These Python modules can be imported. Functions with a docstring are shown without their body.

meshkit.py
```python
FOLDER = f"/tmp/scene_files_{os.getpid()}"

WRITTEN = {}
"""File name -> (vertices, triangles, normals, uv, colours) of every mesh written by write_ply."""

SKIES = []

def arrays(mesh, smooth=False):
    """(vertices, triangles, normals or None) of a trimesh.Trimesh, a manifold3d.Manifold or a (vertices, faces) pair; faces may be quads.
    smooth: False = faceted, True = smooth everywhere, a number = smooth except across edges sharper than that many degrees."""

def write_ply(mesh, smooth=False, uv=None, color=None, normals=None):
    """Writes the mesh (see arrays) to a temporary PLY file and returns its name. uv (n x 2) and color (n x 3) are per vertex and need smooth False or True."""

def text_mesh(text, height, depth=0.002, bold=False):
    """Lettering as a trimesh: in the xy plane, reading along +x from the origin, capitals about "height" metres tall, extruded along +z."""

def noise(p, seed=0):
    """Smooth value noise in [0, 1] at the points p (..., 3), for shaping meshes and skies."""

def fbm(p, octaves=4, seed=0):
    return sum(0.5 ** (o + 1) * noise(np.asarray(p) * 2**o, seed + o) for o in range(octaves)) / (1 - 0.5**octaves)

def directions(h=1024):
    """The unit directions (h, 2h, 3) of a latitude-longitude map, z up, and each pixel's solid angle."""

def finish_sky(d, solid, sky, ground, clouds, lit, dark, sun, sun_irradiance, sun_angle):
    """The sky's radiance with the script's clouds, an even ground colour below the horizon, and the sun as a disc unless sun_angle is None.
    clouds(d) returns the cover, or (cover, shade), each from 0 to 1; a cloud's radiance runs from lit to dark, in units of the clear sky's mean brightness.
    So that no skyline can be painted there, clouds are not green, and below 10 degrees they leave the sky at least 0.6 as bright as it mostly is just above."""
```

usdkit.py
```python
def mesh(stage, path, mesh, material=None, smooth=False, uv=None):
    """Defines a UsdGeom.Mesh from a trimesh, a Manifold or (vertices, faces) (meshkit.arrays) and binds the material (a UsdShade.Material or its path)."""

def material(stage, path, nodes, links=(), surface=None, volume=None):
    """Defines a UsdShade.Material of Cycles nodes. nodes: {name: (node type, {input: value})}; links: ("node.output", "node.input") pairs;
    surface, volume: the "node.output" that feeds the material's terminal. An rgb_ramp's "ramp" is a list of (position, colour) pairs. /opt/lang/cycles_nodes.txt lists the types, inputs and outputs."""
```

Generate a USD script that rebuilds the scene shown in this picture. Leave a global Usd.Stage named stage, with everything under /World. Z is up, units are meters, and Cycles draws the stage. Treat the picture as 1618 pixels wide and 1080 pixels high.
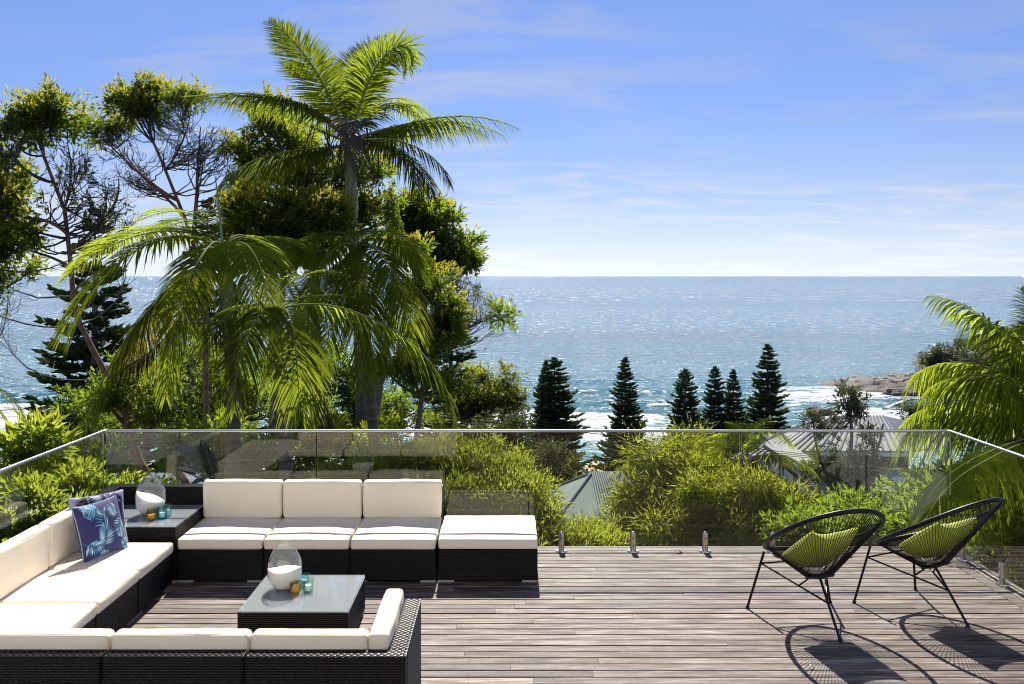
import math, random
import numpy as np, trimesh, usdkit
from meshkit import noise, fbm
from pxr import Usd, UsdGeom, UsdLux, UsdShade, Gf, Sdf, Vt

stage = Usd.Stage.CreateInMemory()
UsdGeom.SetStageUpAxis(stage, "Z")
UsdGeom.SetStageMetersPerUnit(stage, 1.0)
UsdGeom.Xform.Define(stage, "/World")
stage.SetDefaultPrim(stage.GetPrimAtPath("/World"))
UsdGeom.Scope.Define(stage, "/World/Looks")

# ------------------------------------------------------------------ camera, sky, sun
F, CX, CY, CAMZ = 1490.0, 800.0, 435.0, 2.3          # lens and eye height worked out from the photograph (1618 x 1080)
cam = UsdGeom.Camera.Define(stage, "/World/camera")
cam.AddTranslateOp().Set(Gf.Vec3d(0, 0, CAMZ))
cam.AddRotateXOp().Set(90.0)
cam.CreateHorizontalApertureAttr(36.0)
cam.CreateFocalLengthAttr(36.0 * F / 1618)
cam.CreateHorizontalApertureOffsetAttr(36.0 * (809 - CX) / 1618)
cam.CreateVerticalApertureOffsetAttr(-36.0 * (540 - CY) / 1618)
cam.CreateClippingRangeAttr(Gf.Vec2f(0.05, 100000.0))
cam.CreateExposureAttr(1.0)

SUN_EL, SUN_ROT = math.radians(44.5), math.radians(-1.2)
sun = UsdLux.DistantLight.Define(stage, "/World/sun")
sun.CreateIntensityAttr(1.1)
sun.CreateAngleAttr(0.53)
sun.CreateColorAttr(Gf.Vec3f(1.0, 0.94, 0.85))
sun.CreateNormalizeAttr(True)
sun.AddRotateZOp().Set(-math.degrees(SUN_ROT))
sun.AddRotateXOp().Set(-(90 - math.degrees(SUN_EL)))
sky = UsdLux.DomeLight.Define(stage, "/World/sky")
sky.GetPrim().SetCustomDataByKey("kind", "structure")
sky_mat = usdkit.material(stage, "/World/Looks/sky_air", {
    "sky": ("sky_texture", {"sky_type": "single_scattering", "sun_disc": False, "sun_elevation": SUN_EL, "sun_rotation": SUN_ROT,
                            "altitude": 60.0, "air_density": 0.72, "aerosol_density": 0.03, "ozone_density": 6.0}),
    "geo": ("texture_coordinate", {}),
    "sep": ("separate_xyz", {}), "sat": ("hsv", {"saturation": 1.06, "hue": 0.511, "value": 1.2}),
    "grad": ("rgb_ramp", {"ramp": [(0.0, (0.60, 0.63, 0.68)), (0.06, (0.66, 0.69, 0.74)), (0.14, (0.80, 0.82, 0.86)), (0.27, (1, 1, 1)), (1.0, (1, 1, 1))]}), "gm": ("mix", {"mix_type": "multiply", "fac": 1.0}),
    "ct": ("mix", {"mix_type": "multiply", "fac": 1.0, "color2": (0.93, 0.98, 1.1)}),
    "zup": ("math", {"math_type": "add", "value2": 0.12}),
    "zmax": ("math", {"math_type": "maximum", "value2": 0.04}),
    "inv": ("math", {"math_type": "divide", "value1": 1.0}),
    "flat": ("vector_math", {"math_type": "scale"}),
    "map": ("mapping", {"rotation": (0, 0, -0.45), "scale": (0.6, 1.25, 0.0)}),
    "n1": ("noise_texture", {"scale": 2.1, "detail": 9.0, "roughness": 0.56, "distortion": 0.9}),
    "r1": ("rgb_ramp", {"ramp": [(0.44, (0, 0, 0)), (0.60, (0.34, 0.34, 0.34)), (0.78, (0.75, 0.75, 0.75))]}),
    "map2": ("mapping", {"scale": (0.5, 0.6, 0.0), "location": (3.1, 1.7, 0)}),
    "n2": ("noise_texture", {"scale": 1.2, "detail": 2.0}),
    "r2": ("rgb_ramp", {"ramp": [(0.42, (0.10, 0.10, 0.10)), (0.58, (1, 1, 1))]}),
    "mul": ("math", {"math_type": "multiply"}),
    "bw": ("rgb_to_bw", {}),
    "cl": ("math", {"math_type": "multiply", "value2": 1.5}),
    "cc": ("combine_color", {}),
    "veil": ("rgb_ramp", {"ramp": [(0.0, (0.70, 0.70, 0.70)), (0.035, (0.56, 0.56, 0.56)), (0.08, (0.38, 0.38, 0.38)), (0.16, (0.17, 0.17, 0.17)), (0.3, (0.11, 0.11, 0.11)), (1.0, (0.05, 0.05, 0.05))]}),
    "add": ("math", {"math_type": "add", "use_clamp": True}),
    "mix": ("mix", {"mix_type": "mix"}),
    "bg": ("background_shader", {"strength": 0.058}),
}, [("geo.generated", "sep.vector"), ("sep.z", "zup.value1"), ("zup.value", "zmax.value1"), ("zmax.value", "inv.value2"),
    ("geo.generated", "flat.vector1"), ("inv.value", "flat.scale"), ("flat.vector", "map.vector"), ("map.vector", "n1.vector"), ("n1.fac", "r1.fac"),
    ("flat.vector", "map2.vector"), ("map2.vector", "n2.vector"), ("n2.fac", "r2.fac"), ("r1.color", "mul.value1"), ("r2.color", "mul.value2"),
    ("gm.color", "bw.color"), ("bw.val", "cl.value1"), ("cl.value", "cc.r"), ("cl.value", "cc.g"), ("cl.value", "cc.b"), ("cc.color", "ct.color1"), ("sep.z", "grad.fac"), ("sky.color", "gm.color1"), ("grad.color", "gm.color2"), ("gm.color", "sat.color"),
    ("sep.z", "veil.fac"), ("veil.color", "add.value1"), ("mul.value", "add.value2"),
    ("sat.color", "mix.color1"), ("ct.color", "mix.color2"), ("add.value", "mix.fac"), ("mix.color", "bg.color")], surface="bg.background")
UsdShade.MaterialBindingAPI.Apply(sky.GetPrim()).Bind(sky_mat)

# ------------------------------------------------------------------ helpers
R = np.random.default_rng(7)
def P(u, v, y):
    """The point at distance y seen at pixel (u, v) of the photograph."""
    return np.array([(u - CX) / F * y, y, CAMZ - (v - CY) / F * y])
def G(u, v, z=0.0):
    """The point at height z seen at pixel (u, v)."""
    return P(u, v, (CAMZ - z) * F / (v - CY))
_used = {}
def numbered(parent, name):
    k = _used.get((parent, name), 0)
    _used[(parent, name)] = k + 1
    return f"{parent}/{name}" if k == 0 else f"{parent}/{name}_{k:03d}"
def tag(p, label=None, cat=None, group=None, kind=None):
    for k, t in (("label", label), ("category", cat), ("group", group), ("kind", kind)):
        if t:
            p.SetCustomDataByKey(k, t)
    return p
LOC = {}
def thing(name, label=None, cat=None, loc=(0, 0, 0), rotz=0.0, group=None, kind=None, scale=None):
    path = numbered("/World", name)
    x = UsdGeom.Xform.Define(stage, path)
    x.AddTranslateOp().Set(Gf.Vec3d(*map(float, loc)))
    if rotz:
        x.AddRotateZOp().Set(float(rotz))
    if scale is not None:
        x.AddScaleOp().Set(Gf.Vec3f(*map(float, scale)))
    LOC[path] = np.array(loc, float)
    return tag(x.GetPrim(), label, cat, group, kind)
def dup(root, loc, rotz=0.0, label=None, scale=None, cat=None, group=None):
    was = root.GetCustomData()
    name = root.GetName().rstrip("0123456789").rstrip("_")
    p = thing(name, label or was.get("label"), cat or was.get("category"), loc, rotz, group or was.get("group"), None, scale)
    p.GetReferences().AddInternalReference(root.GetPath())
    p.SetInstanceable(True)
    return p
def part(name, mesh, mat, parent, smooth=False, world=False, label=None, kind=None, colors=None, floats=None):
    """One Mesh prim under parent (or under /World)."""
    pp = str(parent.GetPath()) if parent is not None else "/World"
    path = numbered(pp, name)
    if world:
        off = LOC["/" + "/".join(pp.split("/")[1:3])]
        if isinstance(mesh, tuple):
            mesh = (np.asarray(mesh[0]) - off, mesh[1])
        else:
            mesh = mesh.copy(); mesh.apply_translation(-off)
    m = usdkit.mesh(stage, path, mesh, mat, smooth=smooth)
    if colors is not None:
        UsdGeom.PrimvarsAPI(m).CreatePrimvar("paint", Sdf.ValueTypeNames.Color3fArray, "vertex").Set(Vt.Vec3fArray.FromNumpy(np.asarray(colors, np.float32)))
    if floats is not None:
        UsdGeom.PrimvarsAPI(m).CreatePrimvar("foam", Sdf.ValueTypeNames.FloatArray, "vertex").Set(Vt.FloatArray.FromNumpy(np.asarray(floats, np.float32)))
    return tag(m.GetPrim(), label, None, None, kind)
class MB:
    """Collects triangles."""
    def __init__(s): s.v, s.f, s.n = [], [], 0
    def add(s, v, f=None):
        if f is None:
            v, f = (v if isinstance(v, tuple) else (np.array(v.vertices), np.array(v.faces)))
        v, f = np.asarray(v, float), np.asarray(f, int)
        if f.shape[1] == 4:
            f = np.vstack([f[:, [0, 1, 2]], f[:, [0, 2, 3]]])
        s.v.append(v); s.f.append(f + s.n); s.n += len(v)
        return s
    def box(s, x0, x1, y0, y1, z0, z1): return s.add(box(x0, x1, y0, y1, z0, z1))
    def mesh(s): return (np.vstack(s.v), np.vstack(s.f))
BF = np.array([[0, 3, 2, 1], [4, 5, 6, 7], [0, 1, 5, 4], [1, 2, 6, 5], [2, 3, 7, 6], [3, 0, 4, 7]])
def box(x0, x1, y0, y1, z0, z1):
    v = np.array([[x0, y0, z0], [x1, y0, z0], [x1, y1, z0], [x0, y1, z0], [x0, y0, z1], [x1, y0, z1], [x1, y1, z1], [x0, y1, z1]], float)
    return v, np.vstack([BF[:, [0, 1, 2]], BF[:, [0, 2, 3]]])
def cbox(x0, x1, y0, y1, z0, z1, c=0.003):
    """A box with chamfered top edges."""
    v = np.array([[x0, y0, z0], [x1, y0, z0], [x1, y1, z0], [x0, y1, z0], [x0, y0, z1 - c], [x1, y0, z1 - c], [x1, y1, z1 - c], [x0, y1, z1 - c],
                  [x0 + c, y0 + c, z1], [x1 - c, y0 + c, z1], [x1 - c, y1 - c, z1], [x0 + c, y1 - c, z1]], float)
    q = np.array([[0, 3, 2, 1], [0, 1, 5, 4], [1, 2, 6, 5], [2, 3, 7, 6], [3, 0, 4, 7], [4, 5, 9, 8], [5, 6, 10, 9], [6, 7, 11, 10], [7, 4, 8, 11], [8, 9, 10, 11]])
    return v, np.vstack([q[:, [0, 1, 2]], q[:, [0, 2, 3]]])
def tube(points, radii, sides=6, cap=True):
    p = np.asarray(points, float); n = len(p)
    t = np.gradient(p, axis=0); t /= np.linalg.norm(t, axis=1, keepdims=True) + 1e-12
    a = np.zeros_like(p)
    ref = np.array([1.0, 0.2, 0.1]) if abs(t[0] @ [1, 0.2, 0.1]) < 0.9 else np.array([0, 0, 1.0])
    for i in range(n):
        ref = ref - (ref @ t[i]) * t[i]; ref /= np.linalg.norm(ref) + 1e-12; a[i] = ref
    b = np.cross(t, a); ang = np.arange(sides) * 2 * np.pi / sides
    r = np.broadcast_to(np.asarray(radii, float), (n,))
    v = (p[:, None] + r[:, None, None] * (np.cos(ang)[None, :, None] * a[:, None] + np.sin(ang)[None, :, None] * b[:, None])).reshape(-1, 3)
    i, j = np.meshgrid(np.arange(n - 1), np.arange(sides), indexing="ij")
    q = np.stack([i * sides + j, i * sides + (j + 1) % sides, (i + 1) * sides + (j + 1) % sides, (i + 1) * sides + j], -1).reshape(-1, 4)
    f = np.vstack([q[:, [0, 1, 2]], q[:, [0, 2, 3]]])
    if cap:
        v = np.vstack([v, p[0], p[-1]]); k = np.arange(sides)
        f = np.vstack([f, np.stack([np.full(sides, n * sides), (k + 1) % sides, k], 1), np.stack([np.full(sides, n * sides + 1), (n - 1) * sides + k, (n - 1) * sides + (k + 1) % sides], 1)])
    return v, f
def smooth_line(pts, n=24):
    p = np.asarray(pts, float)
    if len(p) == 2: return np.linspace(p[0], p[1], n)
    from scipy.interpolate import CubicSpline
    s = np.r_[0, np.cumsum(np.linalg.norm(np.diff(p, axis=0), axis=1))]
    return CubicSpline(s, p)(np.linspace(0, s[-1], n))
def lathe(profile, n=32):
    pr = np.asarray(profile, float); ang = np.arange(n) * 2 * np.pi / n
    v = np.stack([pr[:, 0, None] * np.cos(ang), pr[:, 0, None] * np.sin(ang), np.broadcast_to(pr[:, 1, None], (len(pr), n))], -1).reshape(-1, 3)
    i, j = np.meshgrid(np.arange(len(pr) - 1), np.arange(n), indexing="ij")
    q = np.stack([i * n + j, i * n + (j + 1) % n, (i + 1) * n + (j + 1) % n, (i + 1) * n + j], -1).reshape(-1, 4)
    return v, np.vstack([q[:, [0, 1, 2]], q[:, [0, 2, 3]]])
def torus(path, r, sides=8):
    """A closed tube along a loop of points."""
    p = np.asarray(path, float); n = len(p)
    t = np.roll(p, -1, 0) - np.roll(p, 1, 0); t /= np.linalg.norm(t, axis=1, keepdims=True)
    c = p.mean(0); a = p - c; a -= (a * t).sum(1, keepdims=True) * t; a /= np.linalg.norm(a, axis=1, keepdims=True)
    b = np.cross(t, a); ang = np.arange(sides) * 2 * np.pi / sides
    v = (p[:, None] + r * (np.cos(ang)[None, :, None] * a[:, None] + np.sin(ang)[None, :, None] * b[:, None])).reshape(-1, 3)
    i, j = np.meshgrid(np.arange(n), np.arange(sides), indexing="ij")
    q = np.stack([i * sides + j, i * sides + (j + 1) % sides, ((i + 1) % n) * sides + (j + 1) % sides, ((i + 1) % n) * sides + j], -1).reshape(-1, 4)
    return v, np.vstack([q[:, [0, 1, 2]], q[:, [0, 2, 3]]])
def unit(a): return a / (np.linalg.norm(a, axis=-1, keepdims=True) + 1e-12)
def rot(v, deg):
    c, s = math.cos(math.radians(deg)), math.sin(math.radians(deg))
    v = np.asarray(v, float)
    return np.stack([v[..., 0] * c - v[..., 1] * s, v[..., 0] * s + v[..., 1] * c, v[..., 2]], -1)

# ------------------------------------------------------------------ materials
def mat(name, nodes, links=(), surface="p.BSDF", volume=None):
    return usdkit.material(stage, "/World/Looks/" + name, nodes, links, surface, volume)
def plain(name, col, rough=0.6, metallic=0.0, scale=20.0, amount=0.25, bump=0.0, spec=0.5):
    a = tuple(c * (1 - amount) for c in col); b = tuple(min(1, c * (1 + amount)) for c in col)
    nodes = {"g": ("geometry", {}), "n": ("noise_texture", {"scale": scale, "detail": 5.0, "roughness": 0.6}), "r": ("rgb_ramp", {"ramp": [(0.3, a), (0.7, b)]}),
             "p": ("principled_bsdf", {"roughness": rough, "metallic": metallic, "specular_ior_level": spec})}
    links = [("g.position", "n.vector"), ("n.fac", "r.fac"), ("r.color", "p.base_color")]
    if bump:
        nodes["b"] = ("bump", {"strength": 0.6, "distance": bump})
        links += [("n.fac", "b.height"), ("b.normal", "p.normal")]
    return mat(name, nodes, links)
def leaf(name, col, trans, var=0.35, hue=0.03, rough=0.42, tr=0.45, spec=0.5):
    return mat(name, {"g": ("geometry", {}), "sub": ("math", {"math_type": "subtract", "value2": 0.5}),
        "hv": ("math", {"math_type": "multiply_add", "value2": 2 * hue, "value3": 0.5}), "vv": ("math", {"math_type": "multiply_add", "value2": 2 * var, "value3": 1.0}),
        "wn": ("white_noise_texture", {"dimensions": "1D"}), "sub2": ("math", {"math_type": "subtract", "value2": 0.5}),
        "h1": ("hsv", {"color": col}), "h2": ("hsv", {"color": trans}),
        "p": ("principled_bsdf", {"roughness": rough, "specular_ior_level": spec}), "t": ("translucent_bsdf", {}), "m": ("mix_closure", {"fac": tr})},
        [("g.random_per_island", "sub.value1"), ("sub.value", "vv.value1"), ("g.random_per_island", "wn.w"), ("wn.value", "sub2.value1"), ("sub2.value", "hv.value1"),
         ("hv.value", "h1.hue"), ("vv.value", "h1.value"), ("hv.value", "h2.hue"), ("vv.value", "h2.value"), ("h1.color", "p.base_color"), ("h2.color", "t.color"),
         ("p.BSDF", "m.closure1"), ("t.BSDF", "m.closure2")], surface="m.closure")
M = {}
M["deck"] = mat("weathered_timber", {
    "g": ("geometry", {}), "oi": ("object_info", {}), "off": ("vector_math", {"math_type": "scale", "vector1": (37.0, 11.0, 5.0)}), "sum": ("vector_math", {"math_type": "add"}),
    "mp": ("mapping", {"scale": (1.6, 42.0, 10.0)}), "n": ("noise_texture", {"scale": 2.0, "detail": 8.0, "roughness": 0.65, "distortion": 0.6}),
    "mp2": ("mapping", {"scale": (1.2, 5.0, 5.0)}), "n2": ("noise_texture", {"scale": 2.2, "detail": 5.0, "roughness": 0.6}),
    "mp3": ("mapping", {"scale": (6.0, 160.0, 20.0)}), "n3": ("noise_texture", {"scale": 2.0, "detail": 3.0}),
    "r": ("rgb_ramp", {"ramp": [(0.31, (0.042, 0.028, 0.019)), (0.42, (0.115, 0.084, 0.062)), (0.52, (0.215, 0.175, 0.144)), (0.61, (0.35, 0.31, 0.273)), (0.71, (0.56, 0.525, 0.485))]}),
    "r2": ("rgb_ramp", {"ramp": [(0.38, (0.46, 0.345, 0.275)), (0.58, (1, 0.98, 0.96))]}),
    "mul": ("mix", {"mix_type": "multiply", "fac": 0.9}),
    "pv": ("math", {"math_type": "multiply_add", "value2": 0.80, "value3": 0.50}),
    "hs": ("hsv", {"saturation": 1.0}), "b": ("bump", {"strength": 0.7, "distance": 0.003}), "hsum": ("math", {"math_type": "add"}),
    "p": ("principled_bsdf", {"roughness": 0.62, "specular_ior_level": 0.35})},
    [("oi.random", "off.scale"), ("g.position", "sum.vector1"), ("off.vector", "sum.vector2"), ("sum.vector", "mp.vector"), ("sum.vector", "mp2.vector"), ("sum.vector", "mp3.vector"),
     ("mp.vector", "n.vector"), ("mp2.vector", "n2.vector"), ("mp3.vector", "n3.vector"), ("n.fac", "r.fac"), ("n2.fac", "r2.fac"), ("r.color", "mul.color1"), ("r2.color", "mul.color2"),
     ("oi.random", "pv.value1"), ("pv.value", "hs.value"), ("mul.color", "hs.color"), ("hs.color", "p.base_color"),
     ("n.fac", "hsum.value1"), ("n3.fac", "hsum.value2"), ("hsum.value", "b.height"), ("b.normal", "p.normal")])
M["fabric"] = mat("cream_canvas", {
    "g": ("geometry", {}), "n": ("noise_texture", {"scale": 3.0, "detail": 4.0}), "r": ("rgb_ramp", {"ramp": [(0.3, (0.87, 0.765, 0.59)), (0.7, (0.90, 0.81, 0.64))]}),
    "n2": ("noise_texture", {"scale": 900.0, "detail": 1.0}), "n3": ("noise_texture", {"scale": 14.0, "detail": 3.0}), "a": ("math", {"math_type": "multiply_add", "value2": 6.0}),
    "b": ("bump", {"strength": 0.5, "distance": 0.0016}), "p": ("principled_bsdf", {"roughness": 0.85, "sheen_weight": 0.15, "specular_ior_level": 0.2})},
    [("g.position", "n.vector"), ("n.fac", "r.fac"), ("r.color", "p.base_color"), ("g.position", "n2.vector"), ("g.position", "n3.vector"), ("n3.fac", "a.value1"), ("n2.fac", "a.value3"),
     ("a.value", "b.height"), ("b.normal", "p.normal")])
M["wicker"] = mat("dark_wicker", {
    "g": ("geometry", {}), "n": ("noise_texture", {"scale": 60.0, "detail": 2.0}), "r": ("rgb_ramp", {"ramp": [(0.3, (0.006, 0.005, 0.0042)), (0.7, (0.015, 0.012, 0.010))]}),
    "p": ("principled_bsdf", {"roughness": 0.36, "specular_ior_level": 0.2})}, [("g.position", "n.vector"), ("n.fac", "r.fac"), ("r.color", "p.base_color")])
M["black_inner"] = plain("dark_backing", (0.008, 0.007, 0.006), 0.7)
M["steel"] = mat("brushed_steel", {"g": ("geometry", {}), "mp": ("mapping", {"scale": (3, 3, 200)}), "n": ("noise_texture", {"scale": 4.0, "detail": 3.0}),
    "mr": ("map_range", {"to_min": 0.16, "to_max": 0.34}), "p": ("principled_bsdf", {"base_color": (0.62, 0.61, 0.6), "metallic": 1.0})},
    [("g.position", "mp.vector"), ("mp.vector", "n.vector"), ("n.fac", "mr.value"), ("mr.result", "p.roughness")])
M["alu"] = plain("dull_aluminium", (0.55, 0.55, 0.55), 0.45, 0.6, amount=0.1)
def pane(name, tint, f0=0.04, rough=0.0, diffuse_share=0.0):  # last argument: share of an even pale blue-grey diffuse layer in the glass
    return mat(name, {"lw": ("layer_weight", {"blend": 0.5}), "p5": ("math", {"math_type": "power", "value2": 5.0}), "sch": ("math", {"math_type": "multiply_add", "value2": 1 - f0, "value3": f0}),
        "t": ("transparent_bsdf", {"color": tint}), "gl": ("glossy_bsdf", {"color": (1, 1, 1), "roughness": rough}), "m": ("mix_closure", {}), "du": ("diffuse_bsdf", {"color": (0.72, 0.78, 0.82)}), "dm": ("mix_closure", {"fac": diffuse_share})},
        [("m.closure", "dm.closure1"), ("du.BSDF", "dm.closure2"), ("lw.facing", "p5.value1"), ("p5.value", "sch.value1"), ("sch.value", "m.fac"), ("t.BSDF", "m.closure1"), ("gl.BSDF", "m.closure2")], surface="dm.closure" if diffuse_share else "m.closure")
M["glass"] = pane("balustrade_glass", (0.982, 0.994, 0.980), 0.025)
M["glass_edge"] = mat("green_glass_edge", {"g": ("geometry", {}), "n": ("noise_texture", {"scale": 5.0}), "r": ("rgb_ramp", {"ramp": [(0.3, (0.16, 0.24, 0.18)), (0.7, (0.26, 0.36, 0.28))]}),
    "p": ("principled_bsdf", {"roughness": 0.15, "transmission_weight": 0.6})}, [("g.position", "n.vector"), ("n.fac", "r.fac"), ("r.color", "p.base_color")])
M["vase_glass"] = pane("vase_glass", (0.985, 0.99, 0.985), 0.05)
M["table_glass"] = pane("table_glass", (0.95, 0.965, 0.955), 0.08, 0.03, 0.17)
M["amber_glass"] = pane("amber_glass", (0.97, 0.86, 0.42), 0.06)
M["teal_glass"] = pane("teal_glass", (0.70, 0.92, 0.94), 0.06)
M["sea_glass"] = pane("pale_green_glass", (0.82, 0.93, 0.89), 0.06)
M["sand_white"] = plain("white_sand", (0.84, 0.82, 0.77), 0.9, scale=300.0, amount=0.12, bump=0.002)
M["wax"] = plain("candle_wax", (0.85, 0.83, 0.76), 0.5, amount=0.05)
M["amber_wax"] = plain("amber_wax", (0.75, 0.55, 0.12), 0.5, amount=0.08)
M["black_metal"] = plain("black_powder_coat", (0.007, 0.007, 0.008), 0.42, amount=0.2, spec=0.25)
M["cord"] = plain("black_vinyl_cord", (0.007, 0.007, 0.008), 0.45, amount=0.3, spec=0.25)
M["lime"] = mat("lime_cotton", {"g": ("geometry", {}), "n": ("noise_texture", {"scale": 8.0, "detail": 4.0}), "r": ("rgb_ramp", {"ramp": [(0.3, (0.40, 0.46, 0.035)), (0.7, (0.50, 0.56, 0.06))]}),
    "n2": ("noise_texture", {"scale": 500.0}), "b": ("bump", {"strength": 0.3, "distance": 0.001}), "p": ("principled_bsdf", {"roughness": 0.8, "sheen_weight": 0.2, "specular_ior_level": 0.2})},
    [("g.position", "n.vector"), ("g.position", "n2.vector"), ("n.fac", "r.fac"), ("r.color", "p.base_color"), ("n2.fac", "b.height"), ("b.normal", "p.normal")])
M["print"] = mat("printed_cotton", {"a": ("attribute", {"attribute": "paint"}), "g": ("geometry", {}), "n2": ("noise_texture", {"scale": 700.0}), "b": ("bump", {"strength": 0.3, "distance": 0.001}),
    "p": ("principled_bsdf", {"roughness": 0.8, "sheen_weight": 0.15, "specular_ior_level": 0.2})},
    [("a.color", "p.base_color"), ("g.position", "n2.vector"), ("n2.fac", "b.height"), ("b.normal", "p.normal")])
M["bark_grey"] = plain("grey_brown_bark", (0.13, 0.105, 0.085), 0.85, scale=9.0, amount=0.5, bump=0.02)
M["bark_red"] = plain("red_brown_bark", (0.17, 0.075, 0.045), 0.75, scale=6.0, amount=0.55, bump=0.015)
M["twig"] = plain("dark_twigs", (0.055, 0.045, 0.042), 0.8, scale=4.0, amount=0.4)
M["palm_trunk"] = mat("ringed_palm_trunk", {"g": ("geometry", {}), "mp": ("mapping", {"scale": (1, 1, 9)}), "n": ("noise_texture", {"scale": 2.0, "detail": 4.0}),
    "r": ("rgb_ramp", {"ramp": [(0.3, (0.045, 0.038, 0.028)), (0.5, (0.085, 0.075, 0.057)), (0.7, (0.14, 0.125, 0.10))]}), "b": ("bump", {"strength": 0.7, "distance": 0.02}), "p": ("principled_bsdf", {"roughness": 0.8})},
    [("g.position", "mp.vector"), ("mp.vector", "n.vector"), ("n.fac", "r.fac"), ("r.color", "p.base_color"), ("n.fac", "b.height"), ("b.normal", "p.normal")])
M["crownshaft"] = plain("green_crownshaft", (0.15, 0.19, 0.075), 0.45, scale=4.0, amount=0.3)
M["rachis"] = plain("frond_stalk", (0.16, 0.18, 0.05), 0.7, spec=0.05, scale=5.0, amount=0.25)
M["palm"] = leaf("palm_leaflets", (0.085, 0.135, 0.018), (0.84, 0.98, 0.07), 0.5, 0.035, 0.5, 0.66, 0)
M["palm_dark"] = leaf("old_palm_leaflets", (0.06, 0.085, 0.018), (0.62, 0.74, 0.06), 0.5, 0.035, 0.5, 0.6, 0)
M["palm_yellow"] = leaf("yellowing_palm_leaflets", (0.17, 0.14, 0.025), (0.6, 0.48, 0.04), 0.4, 0.04, 0.55, 0.5, 0)
M["palm_dead"] = leaf("dead_palm_leaflets", (0.16, 0.125, 0.095), (0.2, 0.14, 0.08), 0.4, 0.01, 0.8, 0.2, 0)
M["leaf_dark"] = leaf("glossy_dark_leaves", (0.095, 0.145, 0.026), (0.64, 0.86, 0.06), 0.6, 0.03, 0.42, 0.58, 0.12)
M["leaf_mid"] = leaf("mid_green_leaves", (0.10, 0.165, 0.026), (0.66, 0.90, 0.07), 0.5, 0.03, 0.42, 0.58, 0.1)
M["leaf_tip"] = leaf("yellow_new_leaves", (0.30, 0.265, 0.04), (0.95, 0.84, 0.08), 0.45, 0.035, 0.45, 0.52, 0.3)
M["leaf_lime"] = leaf("bright_feathery_leaves", (0.22, 0.29, 0.036), (0.90, 1.0, 0.09), 0.5, 0.03, 0.55, 0.62, 0)
M["leaf_olive"] = leaf("fine_olive_leaves", (0.20, 0.22, 0.032), (0.90, 0.92, 0.08), 0.55, 0.035, 0.55, 0.62, 0)
M["leaf_banksia"] = leaf("grey_green_banksia_leaves", (0.15, 0.17, 0.095), (0.34, 0.40, 0.14), 0.6, 0.03, 0.45, 0.35, 0.2)
M["leaf_grey"] = leaf("olive_canopy_leaves", (0.12, 0.135, 0.04), (0.45, 0.50, 0.07), 0.5, 0.03, 0.5, 0.45, 0.05)
M["pine"] = leaf("norfolk_pine_needles", (0.14, 0.215, 0.09), (0.50, 0.68, 0.18), 0.5, 0.03, 0.6, 0.5, 0.03)
M["pine_near"] = leaf("near_pine_needles", (0.115, 0.17, 0.08), (0.42, 0.58, 0.16), 0.5, 0.03, 0.55, 0.48, 0.03)
M["cover"] = leaf("undergrowth_leaves", (0.085, 0.115, 0.026), (0.32, 0.40, 0.04), 0.5, 0.04, 0.5, 0.42, 0)
M["soil"] = plain("leaf_litter_soil", (0.055, 0.065, 0.028), 0.95, scale=1.5, amount=0.5, bump=0.05)
M["sand"] = plain("beach_sand", (0.50, 0.36, 0.235), 0.95, scale=2.0, amount=0.12)
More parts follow.
